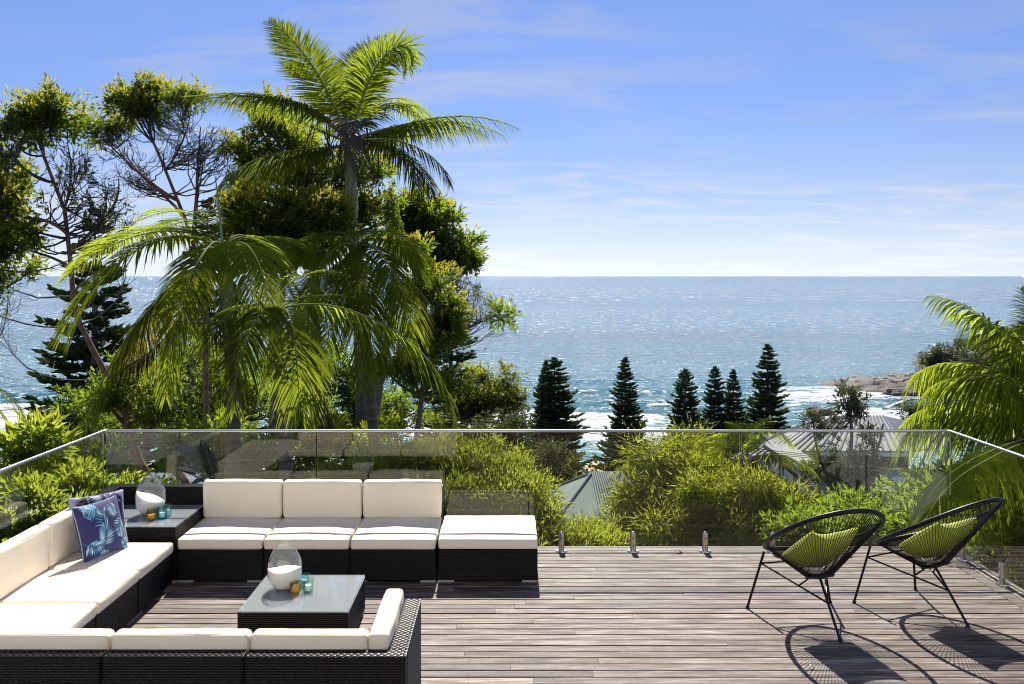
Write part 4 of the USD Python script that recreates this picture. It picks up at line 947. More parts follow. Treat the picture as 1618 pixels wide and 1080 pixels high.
def fronds(t, lst, Y, seed, extra=1, spread=24, **base):
    g = np.random.default_rng(seed + 500)
    for k, (pts, kw) in enumerate(lst):
        kw = {**base, **kw}
        frond(t, [P(u, v, Y + d) for u, v, d in pts], seed=seed + k, **kw)
        for e in range(extra if kw.get("leafm") != "palm_dead" else 0):
            du, dv, dd = g.uniform(-1.4, 1.4) * spread, g.uniform(-1.2, 1.2) * spread, g.uniform(-.9, .9); m = len(pts) - 1
            q = [P(u + du * (i / m) ** 1.2, v + dv * (i / m) ** 1.2, Y + d + dd * i / m + .05) for i, (u, v, d) in enumerate(pts)]
            frond(t, q, seed=seed + 200 + 7 * k + e, **{**kw, "L": kw.get("L", .55) * .95})
def px(u, v, y): return P(u, v, y)
def palm_base(name, label, trunk, r0, r1, shaft=None, group=None):
    t = thing(name, label, "palm tree", trunk[0], 0, group)
    p = smooth_line(trunk, 30)
    z = np.linspace(0, 1, 30)
    part("trunk", tube(p, r0 + (r1 - r0) * z + .004 * np.sin(np.arange(30) * 2.1), 14), M["palm_trunk"], t, smooth=True, world=True)
    if shaft is not None:
        q = smooth_line(shaft, 14)
        part("crownshaft", tube(q, np.interp(np.linspace(0, 1, 14), [0, .15, .6, 1], [r1 * 1.12, r1 * 1.25, r1 * 1.05, r1 * .55]), 14), M["crownshaft"], t, smooth=True, world=True)
    return t
Y1 = 19.0
t = palm_base("tall_palm", "tallest palm with pale green crownshaft standing above all the trees", [gpt(574, Y1), px(572, 660, Y1), px(566, 500, Y1), px(556, 345, Y1)], .125, .105, [px(556, 345, Y1), px(554, 285, Y1), px(548, 225, Y1)])
C = px(548, 222, Y1)
fronds(t, [
    ([(548, 215, 0), (528, 165, .1), (486, 92, .3), (430, 34, .6)], dict(L=.84, hang=.10, up=(.5, -1, .3), vee=.05)),
    ([(550, 215, 0), (575, 150, .1), (612, 84, .0), (641, 70, -.2), (658, 98, -.3)], dict(L=.80, hang=.25, up=(-.3, -1, .5), vee=.15)),
    ([(548, 215, 0), (545, 150, 1.0), (560, 95, 1.8), (590, 70, 2.4)], dict(L=.75, hang=.15, up=(0, -1, .2), vee=.1)),
    ([(546, 218, 0), (500, 180, -.3), (420, 155, -.9), (318, 156, -1.4)], dict(L=.74, hang=.75, vee=.25, leafm="palm_dark")),
    ([(546, 222, 0), (505, 205, .8), (440, 178, 1.8), (345, 160, 2.6)], dict(L=.74, hang=.6, vee=.3)),
    ([(545, 228, 0), (490, 235, -.6), (410, 250, -1.1), (345, 300, -1.5)], dict(L=.70, hang=.75, vee=.1, leafm="palm_dark")),
    ([(551, 220, 0), (610, 205, .3), (690, 192, .6), (795, 214, .8)], dict(L=.74, hang=.85, vee=.25, leafm="palm_dark")),
    ([(551, 222, 0), (600, 215, 1.0), (655, 205, 1.9), (735, 192, 2.5)], dict(L=.72, hang=.6, vee=.3)),
    ([(552, 228, 0), (600, 225, -.6), (650, 250, -1.0), (683, 312, -1.3)], dict(L=.6, hang=.65, vee=.1, leafm="palm_dark")),
    ([(549, 228, 0), (545, 190, -.9), (552, 205, -1.7), (562, 268, -2.1)], dict(L=.45, hang=.5, vee=.05, leafm="palm_dead")),
    ([(549, 226, 0), (590, 175, .9), (630, 165, 1.7), (665, 200, 2.2)], dict(L=.7, hang=.5, vee=.15, leafm="palm"))], Y1, 0, n=68, wid=.040, rach=.024, spread=22, extra=2)
q = MB(); g = np.random.default_rng(5)
for k in range(9):                                       # the old flower stalks under the shaft
    a = px(556, 350, Y1 - .1); e = a + np.array([g.normal() * .35, -.2 + g.normal() * .3, -g.uniform(.2, .9)])
    lp, lr = limb(a, e, .014, .007, g, 6, .12, -.15); q.add(tube(lp, lr, 5))
    for _ in range(14):
        s = lp[g.integers(2, 6)]; q.add(tube(np.linspace(s, s + np.array([g.normal() * .12, g.normal() * .12, -g.uniform(.15, .5)]), 3), [.006, .005, .003], 4))
part("flower_stalks", q.mesh(), plain("olive_flower_stalks", (.17, .16, .06), .6), t, world=True)
q = MB()
for k in range(70):                                      # dry fibre hanging round the crown's base
    a = px(548, 222, Y1) + g.normal(size=3) * np.array([.32, .32, .22]); q.add(tube(np.linspace(a, a + np.array([g.normal() * .15, g.normal() * .15, -g.uniform(.25, .8)]), 4), [.012, .012, .009, .004], 4))
part("dry_sheath", q.mesh(), M["palm_dead"], t, world=True, kind="stuff")

Y2 = 14.5
t = palm_base("bowed_palm", "low palm with long drooping fronds in front of the left trees", [gpt(369, Y2), px(369, 690, Y2), px(368, 600, Y2), px(362, 520, Y2)], .125, .105, [px(362, 525, Y2), px(358, 460, Y2), px(352, 395, Y2)])
fronds(t, [
    ([(352, 398, 0), (300, 375, -.5), (225, 390, -1.0), (150, 460, -1.3), (112, 540, -1.4)], dict(L=.72, hang=.55, vee=.25)),
    ([(352, 396, 0), (310, 368, .6), (240, 362, 1.4), (160, 392, 2.0), (112, 430, 2.3)], dict(L=.75, hang=.45, vee=.3)),
    ([(350, 402, 0), (335, 385, -.9), (300, 440, -1.8), (270, 540, -2.1), (262, 630, -2.2)], dict(L=.60, hang=.5, vee=.1)),
    ([(353, 398, 0), (372, 390, -.9), (392, 430, -1.7), (402, 520, -2.0)], dict(L=.62, hang=.5, vee=.1)),
    ([(353, 396, 0), (385, 375, .4), (420, 395, .8), (470, 460, 1.0), (505, 550, 1.1)], dict(L=.62, hang=.6, vee=.2)),
    ([(352, 396, 0), (400, 380, 1.0), (460, 395, 1.9), (520, 450, 2.3)], dict(L=.6, hang=.5, vee=.25)),
    ([(350, 404, 0), (305, 425, -.2), (235, 490, -.5), (175, 590, -.7), (150, 690, -.8)], dict(L=.72, hang=.75, vee=.1, leafm="palm_dark")),
    ([(350, 404, 0), (290, 450, .7), (220, 530, 1.2), (185, 640, 1.4)], dict(L=.7, hang=.8, vee=.1, leafm="palm_yellow")),
    ([(350, 405, 0), (300, 480, .2), (232, 560, .3), (160, 610, .4), (148, 650, .4)], dict(L=.45, hang=.9, vee=0, leafm="palm_dead")),
    ([(352, 408, 0), (365, 470, .3), (372, 560, .4), (380, 640, .4)], dict(L=.45, hang=.6, vee=0, leafm="palm_dead")),
    ([(351, 397, 0), (330, 360, 1.0), (290, 350, 1.9), (235, 375, 2.5)], dict(L=.65, hang=.3, vee=.3))], Y2, 20, n=76, wid=.036, rach=.018)
part("spear_leaf", tube([px(354, 415, Y2), px(349, 360, Y2), px(343, 300, Y2), px(337, 258, Y2)], [.022, .018, .012, .003], 8), M["crownshaft"], t, smooth=True, world=True)

Y3 = 13.0
t = palm_base("drooping_palm", "dark drooping palm with a dry lower frond between the bowed palm and the tall trunk", [gpt(452, Y3), px(450, 690, Y3), px(445, 620, Y3), px(438, 560, Y3)], .11, .09, [px(438, 562, Y3), px(436, 530, Y3), px(433, 490, Y3)])
fronds(t, [
    ([(433, 492, 0), (490, 480, .2), (580, 500, .4), (670, 560, .5), (716, 660, .5)], dict(L=.72, hang=.85, vee=.15, leafm="palm")),
    ([(433, 492, 0), (480, 470, .8), (555, 470, 1.6), (640, 520, 2.0)], dict(L=.7, hang=.7, vee=.2, leafm="palm_dark")),
    ([(433, 494, 0), (455, 495, -.5), (468, 560, -.9), (474, 660, -1.0)], dict(L=.6, hang=.6, vee=.1, leafm="palm")),
    ([(432, 494, 0), (415, 490, -.7), (385, 550, -1.2), (370, 650, -1.3)], dict(L=.55, hang=.6, vee=.1, leafm="palm_dark")),
    ([(432, 494, 0), (400, 480, .6), (355, 500, 1.1), (318, 570, 1.3)], dict(L=.6, hang=.7, vee=.15, leafm="palm_dark")),
    ([(434, 494, 0), (470, 530, .3), (505, 610, .5), (515, 690, .6)], dict(L=.5, hang=.8, vee=0, leafm="palm_dead")),
    ([(434, 492, 0), (450, 455, .9), (500, 430, 1.7), (560, 450, 2.2)], dict(L=.65, hang=.5, vee=.3))], Y3, 40, extra=0, n=72, wid=.035, rach=.016)

Y4 = 16.0
t = palm_base("young_palm", "bright green palm whose fronds arch beside the tall palm trunk", [gpt(590, Y4), px(588, 660, Y4), px(580, 560, Y4), px(572, 470, Y4)], .10, .085, [px(572, 472, Y4), px(568, 430, Y4), px(563, 385, Y4)])
fronds(t, [
    ([(563, 388, 0), (600, 378, -.3), (640, 395, -.6), (668, 440, -.8)], dict(L=.6, hang=.5, vee=.25)),
    ([(563, 388, 0), (600, 400, -.8), (640, 470, -1.3), (650, 560, -1.5)], dict(L=.62, hang=.7, vee=.15)),
    ([(562, 388, 0), (530, 392, -.5), (495, 440, -.8), (478, 530, -.9)], dict(L=.62, hang=.7, vee=.2)),
    ([(562, 386, 0), (525, 370, .4), (480, 385, .8), (440, 430, 1.0)], dict(L=.6, hang=.5, vee=.25)),
    ([(563, 386, 0), (585, 365, .9), (620, 375, 1.6), (650, 410, 1.9)], dict(L=.6, hang=.4, vee=.3)),
    ([(563, 390, 0), (570, 420, -.9), (585, 510, -1.4), (598, 600, -1.5)], dict(L=.6, hang=.7, vee=.1, leafm="palm_dark")),
    ([(562, 390, 0), (540, 430, .6), (520, 520, 1.0), (512, 610, 1.1)], dict(L=.6, hang=.7, vee=.1, leafm="palm_dark"))], Y4, 60, n=68, wid=.034, rach=.015)

Y5 = 9.6
t = palm_base("fan_side_palm", "large palm at the right picture edge with hanging leaflets above the glass corner", [gpt(1690, Y5), px(1690, 900, Y5), px(1688, 800, Y5), px(1684, 760, Y5)], .11, .10, [px(1684, 762, Y5), px(1680, 720, Y5), px(1674, 665, Y5)])
fronds(t, [
    ([(1674, 668, 0), (1645, 600, .2), (1600, 540, .5), (1545, 500, .9), (1508, 496, 1.2)], dict(L=.62, hang=.85, vee=.15)),
    ([(1674, 670, 0), (1640, 635, -.1), (1580, 588, .0), (1510, 572, .3), (1448, 590, .7)], dict(L=.62, hang=1.15, vee=.1)),
    ([(1674, 672, 0), (1630, 665, .2), (1560, 655, .5), (1490, 655, .9), (1432, 690, 1.3)], dict(L=.60, hang=1.1, vee=.1)),
    ([(1674, 676, 0), (1630, 690, -.7), (1560, 715, -1.2), (1490, 758, -1.4), (1446, 835, -1.5)], dict(L=.50, hang=1.0, vee=.1)),
    ([(1675, 668, 0), (1668, 600, .5), (1650, 530, 1.0), (1625, 480, 1.4)], dict(L=.6, hang=.5, vee=.25)),
    ([(1674, 680, 0), (1640, 720, .2), (1600, 800, .3), (1580, 900, .3)], dict(L=.6, hang=.9, vee=.05, leafm="palm_dark")),
    ([(1674, 680, 0), (1650, 700, .8), (1590, 720, 1.5), (1530, 780, 1.8)], dict(L=.6, hang=1.0, vee=.1, leafm="palm_dark")),
    ([(1674, 680, 0), (1660, 740, -.6), (1640, 830, -.9), (1625, 930, -.9)], dict(L=.55, hang=.9, vee=.05, leafm="palm_yellow")),
    ([(1675, 668, 0), (1700, 610, -.3), (1740, 570, -.6), (1800, 560, -.8)], dict(L=.6, hang=.7, vee=.2)),
    ([(1676, 672, 0), (1720, 660, .4), (1780, 690, .7), (1830, 760, .8)], dict(L=.6, hang=.9, vee=.15))], Y5, 80, n=92, wid=.031, rach=.015, start=.2, spread=30)
q = MB(); g = np.random.default_rng(15)
for k in range(60):                                      # yellow seed strings hanging under the crown
    a = px(g.uniform(1560, 1680), g.uniform(690, 760), Y5 + g.uniform(-.3, .5)); L = g.uniform(.4, 1.1)
    q.add(tube(np.linspace(a, a + [g.normal() * .03, g.normal() * .03, -L], 4), [.005, .006, .005, .003], 4))
part("seed_strings", q.mesh(), plain("yellow_seed_strings", (.42, .33, .06), .6), t, world=True, kind="stuff")

Y6 = 15.4
t = palm_base("small_palm", "small palm behind the feathery tree, seen through the glass below the pines", [gpt(1185, Y6), px(1186, 850, Y6), px(1184, 800, Y6), px(1182, 760, Y6)], .075, .058, [px(1182, 762, Y6), px(1182, 745, Y6), px(1181, 725, Y6)])
fronds(t, [
    ([(1181, 727, 0.00), (1160, 705, 0.11), (1125, 700, 0.17), (1090, 712, 0.22)], dict(hang=.5)),
    ([(1181, 727, 0.00), (1165, 690, 0.44), (1140, 680, 0.77), (1105, 685, 0.99)], dict(hang=.4)),
    ([(1181, 726, 0.00), (1190, 695, 0.17), (1215, 685, 0.33), (1250, 705, 0.44)], dict(hang=.6)),
    ([(1181, 728, 0.00), (1210, 718, -0.22), (1245, 725, -0.44), (1275, 750, -0.55)], dict(hang=.7, leafm="palm_dark")),
    ([(1181, 729, 0.00), (1205, 745, -0.33), (1235, 775, -0.55), (1255, 815, -0.66)], dict(hang=.7, leafm="palm_dark")),
    ([(1181, 729, 0.00), (1180, 740, -0.44), (1165, 760, -0.77), (1150, 800, -0.94)], dict(hang=.7, leafm="palm_dark")),
    ([(1181, 725, 0.00), (1178, 695, 0.11), (1168, 676, 0.28), (1150, 668, 0.44)], dict(hang=.2)),
    ([(1181, 725, 0.00), (1188, 690, 0.66), (1200, 672, 1.04), (1225, 665, 1.32)], dict(hang=.3)),
    ([(1181, 729, 0.00), (1205, 755, 0.28), (1225, 800, 0.44), (1230, 840, 0.50)], dict(hang=.7, leafm="palm_dark"))], Y6, 100, n=46, L=.34, wid=.024, rach=.012, spread=12, vee=.2)
# a frond tip of a palm that stands off the left edge, and one low in the left garden
t = palm_base("edge_palm", "palm off the left edge, only frond tips show beside the sea", [gpt(-120, 20.0), px(-118, 640, 20), px(-115, 600, 20)], .12, .10)
for k, pts in enumerate([[(-115, 605, 0), (-70, 590, 0), (0, 615, .2), (35, 660, .3)], [(-115, 600, 0), (-60, 610, .6), (-10, 640, 1.0), (15, 690, 1.1)], [(-115, 600, 0), (-90, 560, -.5), (-50, 560, -1.0), (-20, 590, -1.2)]]):
    frond(t, [px(u, v, 20 + d) for u, v, d in pts], seed=120 + k, n=50, L=.6, hang=.7, wid=.035, rach=.02)
t = palm_base("garden_palm", "low young palm among the shrubs outside the left glass", [gpt(18, 10.5, 0), px(20, 800, 10.5), px(22, 770, 10.5)], .05, .04)
for k, pts in enumerate([[(22, 772, 0), (50, 742, 0), (85, 738, .1), (112, 765, .2)], [(22, 772, 0), (40, 760, -.5), (75, 762, -.9), (105, 800, -1.1)], [(22, 772, 0), (-10, 745, 0), (-40, 760, .1)], [(22, 770, 0), (30, 735, .5), (55, 725, .9), (80, 735, 1.2)], [(22, 772, 0), (15, 790, -.5), (0, 830, -.8)]]):
    frond(t, [px(u, v, 10.5 + d) for u, v, d in pts], seed=130 + k, n=42, L=.30, hang=.5, wid=.018, rach=.008)
# ------------------------------------------------------------------ broadleaf trees on the left
GL = None
YA = 20.0
tree("gum_tree", "tree with a tall bare branched red brown trunk and dense crown at the left edge",
     [([gpt(165, YA), P(150, 560, YA), P(118, 480, YA), P(111, 415, YA), P(100, 330, YA), P(70, 245, YA), P(62, 200, YA)], .12, .03),
      ([P(112, 400, YA), P(140, 370, YA + .3), P(172, 335, YA + .4), P(188, 280, YA + .4)], .05, .012),
      ([P(111, 372, YA), P(75, 350, YA - .3), P(30, 345, YA - .4)], .045, .02), ([P(100, 330, YA), P(112, 280, YA + .2), P(108, 225, YA + .3)], .03, .012),
      ([gpt(-60, YA), P(-50, 500, YA), P(-20, 350, YA), P(5, 250, YA)], .16, .05)],
     [B(85, 176, YA, 36, 20, 44), B(105, 200, YA + .5, 20, 12, 12), B(40, 192, YA, 46, 28, 56), B(10, 240, YA - .5, 42, 36, 60), B(-20, 320, YA, 52, 56, 80), B(28, 285, YA + .6, 30, 22, 26), B(8, 330, YA - .4, 44, 26, 44), B(14, 390, YA, 38, 36, 54), B(-30, 440, YA, 50, 50, 60), B(28, 432, YA + .5, 26, 20, 22), B(52, 360, YA - .6, 16, 12, 9)],
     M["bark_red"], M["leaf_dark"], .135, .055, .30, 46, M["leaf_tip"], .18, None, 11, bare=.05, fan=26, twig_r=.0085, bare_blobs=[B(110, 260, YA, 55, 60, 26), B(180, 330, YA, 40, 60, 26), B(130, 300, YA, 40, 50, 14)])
YB = 22.0
tree("umbrella_gum", "flat topped tree with a fan of bare twigs under its yellow tipped crown",
     [([gpt(330, YB), P(325, 560, YB), P(312, 420, YB), P(300, 365, YB), P(281, 312, YB), P(259, 262, YB), P(243, 225, YB)], .12, .03),
      ([P(305, 375, YB), P(311, 320, YB + .2), P(313, 260, YB + .3), P(318, 200, YB + .3)], .06, .012),
      ([P(283, 315, YB), P(240, 290, YB - .3), P(205, 260, YB - .5), P(170, 225, YB - .6)], .05, .012),
      ([P(290, 340, YB), P(262, 310, YB - .2), P(225, 278, YB - .3), P(200, 245, YB - .4)], .04, .012),
      ([P(262, 268, YB), P(285, 230, YB + .1), P(300, 185, YB + .2)], .03, .01)],
     [B(222, 143, YB, 30, 14, 24), B(250, 142, YB + .4, 30, 16, 26), B(280, 155, YB - .3, 28, 15, 22), B(200, 165, YB - .2, 26, 14, 20), B(150, 205, YB, 24, 12, 16), B(178, 200, YB + .4, 28, 14, 22), B(196, 218, YB - .4, 20, 10, 12), B(238, 184, YB, 17, 7, 8), B(232, 165, YB, 40, 14, 30), B(303, 152, YB, 16, 9, 9), B(165, 218, YB, 24, 8, 10)],
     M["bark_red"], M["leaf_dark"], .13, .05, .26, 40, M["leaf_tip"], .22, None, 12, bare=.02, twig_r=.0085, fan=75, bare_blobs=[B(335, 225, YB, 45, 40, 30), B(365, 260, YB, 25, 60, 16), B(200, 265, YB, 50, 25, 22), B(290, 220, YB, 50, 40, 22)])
YC = 18.5
tree("round_tree", "rounded dark leaved tree with yellow tips left of the tall palm trunk",
     [([gpt(440, YC), P(440, 560, YC), P(448, 440, YC), P(450, 380, YC)], .13, .05)],
     [B(450, 345, YC, 85, 46, 190), B(400, 365, YC, 45, 38, 70), B(505, 365, YC, 42, 38, 70), B(450, 400, YC, 70, 25, 60)],
     M["bark_grey"], M["leaf_dark"], .115, .048, .22, 60, M["leaf_tip"], .20, None, 13, lobes=False, shell=.75, up=.2)
YD = 23.0
tree("dense_gum", "dense dark tree with yellow tips rising behind the tall palm crown",
     [([gpt(500, YD), P(500, 560, YD), P(495, 420, YD), P(490, 300, YD)], .2, .08)],
     [B(440, 205, YD, 50, 50, 90), B(410, 255, YD, 45, 40, 70), B(480, 260, YD, 65, 55, 120), B(560, 290, YD, 60, 55, 110), B(600, 320, YD, 35, 50, 60), B(540, 350, YD, 60, 40, 70), B(390, 300, YD, 30, 30, 40)],
     M["bark_grey"], M["leaf_dark"], .13, .052, .27, 52, M["leaf_tip"], .13, None, 14)
YE = 25.0
tree("leaning_gum", "tree with a leaning dark trunk and layered bright green crown facing the sea",
     [([gpt(585, YE), P(592, 680, YE), P(600, 600, YE), P(618, 500, YE), P(622, 420, YE), P(612, 340, YE)], .2, .07),
      ([P(618, 500, YE), P(650, 455, YE), P(690, 420, YE), P(735, 405, YE)], .07, .02), ([P(600, 600, YE), P(650, 560, YE - .4), P(700, 535, YE - .6), P(755, 510, YE - .7), P(790, 497, YE - .8)], .08, .016),
      ([P(622, 440, YE), P(640, 390, YE + .2), P(665, 350, YE + .3)], .06, .02), ([P(690, 420, YE), P(720, 440, YE), P(750, 450, YE)], .02, .007)],
     [B(650, 335, YE, 42, 26, 100), B(690, 358, YE, 46, 28, 110), B(725, 390, YE, 42, 26, 100), B(738, 412, YE, 28, 16, 44), B(680, 395, YE, 40, 30, 80), B(640, 370, YE, 34, 30, 60), B(792, 495, YE - .8, 14, 11, 9)],
     M["bark_grey"], M["leaf_mid"], .135, .062, .24, 55, M["leaf_tip"], .05, None, 15, bare=.05, twig_r=.008, fan=40, bare_blobs=[B(735, 455, YE, 40, 24, 26), B(690, 440, YE, 40, 30, 18), B(750, 490, YE - .6, 40, 16, 16)])
YF = 22.0
tree("tiered_tree", "yellow tipped tree of stacked leafy tiers below the leaning tree's crown",
     [([gpt(660, YF), P(665, 640, YF), P(672, 560, YF), P(672, 470, YF)], .13, .04)],
     [B(650, 390, YF, 26, 22, 30), B(672, 452, YF, 36, 22, 46), B(695, 500, YF, 32, 30, 50), B(680, 545, YF, 46, 34, 76), B(640, 590, YF, 42, 34, 60), B(700, 590, YF, 36, 30, 44)],
     M["bark_grey"], M["leaf_mid"], .125, .055, .23, 54, M["leaf_tip"], .24, None, 16, bare=.12)
tree("understory_tree", "dark understory tree behind the bowed palm trunk",
     [([gpt(300, 26.0), P(300, 640, 26), P(305, 560, 26)], .14, .06)],
     [B(250, 620, 26, 70, 40, 90), B(340, 600, 26, 70, 50, 100), B(420, 640, 26, 60, 40, 80), B(300, 670, 26, 100, 30, 100), B(500, 660, 26, 60, 40, 70)],
     M["bark_grey"], M["leaf_dark"], .14, .055, .3, 40, M["leaf_mid"], .12, None, 17)
tree("curved_trunk_tree", "small tree with a curved leaning trunk seen through the left corner of the glass",
     [([gpt(260, 15.0), P(238, 762, 15), P(214, 715, 15), P(203, 680, 15), P(200, 640, 15)], .13, .07)],
     [B(190, 640, 15, 45, 30, 40), B(250, 655, 15, 30, 20, 24)], M["bark_red"], M["leaf_dark"], .10, .045, .2, 40, M["leaf_mid"], .2, None, 18)
tree("hillside_tree", "dense dark tree on the slope behind the drooping palm", [([gpt(560, 31.0), P(560, 640, 31), P(560, 590, 31)], .16, .06)],
     [B(500, 580, 31, 60, 45, 90), B(570, 610, 31, 60, 45, 90), B(640, 650, 31, 60, 35, 80), B(520, 660, 31, 80, 30, 90), B(430, 590, 31, 50, 45, 70)], M["bark_grey"], M["leaf_dark"], .15, .06, .3, 42, M["leaf_mid"], .2, None, 21)
tree("slope_tree", "dark tree low on the slope between the bowed palm and the big near pine", [([gpt(200, 33.0), P(200, 660, 33), P(205, 600, 33)], .16, .06)],
     [B(150, 640, 33, 60, 35, 70), B(220, 610, 33, 60, 40, 80), B(290, 570, 33, 50, 45, 70), B(360, 540, 33, 50, 45, 70), B(180, 680, 33, 90, 26, 80), B(330, 660, 33, 80, 30, 70)], M["bark_grey"], M["leaf_dark"], .15, .06, .3, 42, M["leaf_mid"], .16, None, 22)
tree("shady_shrub", "dark leafy shrub between the palm trunks seen through the glass", [([gpt(420, 17.0), P(420, 800, 17)], .06, .04)],
     [B(290, 720, 17, 40, 50, 60), B(370, 740, 17.5, 60, 34, 80), B(460, 730, 17, 60, 44, 100), B(540, 720, 17.5, 50, 50, 90), B(340, 690, 19, 50, 30, 50), B(500, 690, 19, 60, 30, 70), B(600, 690, 19, 40, 30, 50)], M["bark_grey"], M["leaf_mid"], .11, .045, .2, 40, M["leaf_lime"], .2, None, 23, cat="shrub", lobes=False, shell=.3)
tree("gully_shrub", "low mixed green shrub under the banksia behind the string chairs", [([gpt(1350, 13.0), P(1350, 900, 13)], .05, .03)],
     [B(1250, 840, 13, 50, 30, 60), B(1310, 850, 13.2, 60, 30, 70), B(1390, 845, 13, 60, 34, 80), B(1460, 840, 12.5, 50, 40, 70), B(1520, 850, 12, 50, 40, 60), B(1340, 815, 14.5, 60, 30, 60), B(1440, 800, 14.5, 50, 34, 60), B(1500, 790, 13.5, 40, 40, 50)], M["bark_grey"], M["leaf_dark"], .085, .03, .15, 46, M["leaf_mid"], .3, None, 24, cat="shrub", lobes=False, shell=.3)
YG = 42.0
tree("canopy_tree", "round olive green tree left of the nearest pines, between the gums and the sea",
     [([gpt(765, YG), P(765, 690, YG), P(765, 650, YG)], .2, .1)],
     [B(765, 612, YG, 52, 28, 120), B(720, 625, YG, 36, 30, 60), B(805, 635, YG, 26, 30, 50), B(760, 650, YG, 60, 26, 90), B(815, 615, YG, 14, 10, 12)],
     M["bark_grey"], M["leaf_grey"], .16, .07, .40, 60, M["leaf_olive"], .2, None, 19)
tree("coast_shrub_tree", "pale flowering shrub tree below the round olive tree", [([gpt(770, 34.0), P(770, 720, 34)], .14, .06)],
     [B(700, 675, 34, 50, 24, 70), B(770, 680, 34, 60, 24, 80), B(835, 690, 34, 42, 24, 56), B(880, 715, 34, 36, 26, 50), B(800, 720, 34, 60, 26, 70)],
     M["bark_grey"], M["leaf_grey"], .13, .06, .3, 55, M["leaf_banksia"], .3, None, 20)

# --- bushes and feathery trees just below the deck
def bush(name, label, trunks, blobs, leafm, seed, L, W, clump_r, per, tips=None, tip_share=0, thin=True, **kw):
    return tree(name, label, trunks, blobs, M["bark_grey"], leafm, L, W, clump_r, per, tips, tip_share, None, seed, thin=thin, lobes=False, cat="shrub" if "bush" in name or "shrub" in name else "tree", **kw)
YH = 13.2
bush("fine_leaved_bush", "broad fine leaved yellow green bush below the glass behind the ottoman", [([gpt(760, YH), P(760, 830, YH), P(755, 780, YH)], .09, .05), ([gpt(640, YH), P(640, 800, YH), P(640, 740, YH)], .07, .04)],
     [B(620, 740, YH + .6, 60, 40, 110), B(690, 735, YH + 1.0, 70, 40, 130), B(760, 745, YH + .7, 70, 45, 140), B(700, 800, YH, 110, 50, 170), B(800, 795, YH, 76, 50, 150), B(850, 835, YH - .3, 70, 40, 140), B(800, 860, YH - .6, 140, 36, 170), B(920, 862, YH - .5, 60, 26, 80), B(560, 770, YH, 60, 40, 80), B(590, 830, YH - .5, 100, 40, 80)],
     M["leaf_olive"], 31, .072, .017, .17, 90, M["leaf_lime"], .25, shell=.35)
YI = 15.0
bush("feathery_tree", "bright green feathery tree through the glass between the ottoman and the chairs", [([gpt(1110, YI), P(1105, 830, YI), P(1090, 760, YI), P(1080, 720, YI)], .10, .04), ([P(1105, 830, YI), P(1050, 790, YI - .3), P(1000, 760, YI - .5)], .05, .02), ([P(1105, 830, YI), P(1160, 790, YI), P(1200, 770, YI)], .05, .02)],
     [B(1085, 715, YI + .6, 40, 20, 50), B(1030, 735, YI + .3, 44, 30, 70), B(1080, 760, YI, 60, 42, 110), B(1150, 760, YI + .4, 40, 26, 50), B(1015, 800, YI - .3, 38, 42, 70), B(1060, 825, YI - .5, 60, 40, 90), B(1130, 820, YI - .5, 60, 42, 100), B(1185, 790, YI - .7, 46, 34, 90), B(1235, 815, YI - .9, 46, 34, 84), B(1110, 790, YI - 1.0, 40, 30, 60), B(1050, 845, YI - 1.2, 46, 26, 60), B(1150, 850, YI - 1.2, 50, 26, 64), B(1080, 870, YI - .8, 110, 26, 100), B(985, 790, YI, 20, 16, 22), B(975, 850, YI - .6, 40, 22, 50), B(1200, 860, YI - .6, 70, 30, 70), B(1255, 790, YI + .3, 26, 20, 22)],
     M["leaf_lime"], 32, .115, .019, .20, 58, M["leaf_olive"], .2, shell=.45, flat=1.25, droop=.75)
YJ = 18.0
tree("banksia_tree", "open grey green banksia tree in front of the grey roofed house", [([gpt(1330, YJ), P(1335, 840, YJ), P(1340, 760, YJ), P(1345, 690, YJ), P(1340, 635, YJ)], .10, .025), ([P(1338, 790, YJ), P(1300, 735, YJ), P(1285, 680, YJ)], .05, .015), ([P(1340, 760, YJ), P(1380, 720, YJ), P(1395, 670, YJ)], .05, .015)],
     [B(1335, 635, YJ, 20, 26, 20), B(1358, 642, YJ, 14, 22, 13), B(1308, 672, YJ, 22, 18, 14), B(1284, 664, YJ, 14, 10, 7), B(1375, 690, YJ, 16, 18, 11), B(1345, 735, YJ, 46, 30, 50), B(1298, 745, YJ, 30, 26, 32), B(1375, 765, YJ, 40, 34, 46), B(1330, 805, YJ, 70, 34, 90), B(1420, 820, YJ, 40, 36, 50), B(1290, 830, YJ, 46, 28, 46), B(1390, 850, YJ, 70, 26, 70)],
     M["bark_grey"], M["leaf_banksia"], .10, .032, .10, 34, None, 0, None, 33, bare=.25, shell=.25, up=0, lobes=False)
tree("headland_shrub", "scrubby tree on the headland beside the rock shelf at right", [([P(1490, 640, 60), P(1490, 600, 60), P(1490, 560, 60)], .2, .06)],
     [B(1470, 575, 60, 16, 18, 26), B(1500, 560, 60, 18, 22, 30), B(1455, 640, 60, 26, 12, 30), B(1480, 610, 60, 24, 18, 36), B(1520, 590, 60, 40, 40, 70), B(1440, 660, 60, 14, 8, 12), B(1560, 600, 60, 50, 60, 90), B(1610, 560, 60, 50, 40, 60)],
     M["bark_grey"], M["leaf_banksia"], .26, .08, .42, 44, None, 0, None, 34, bare=.25, twig_r=.015, up=0)
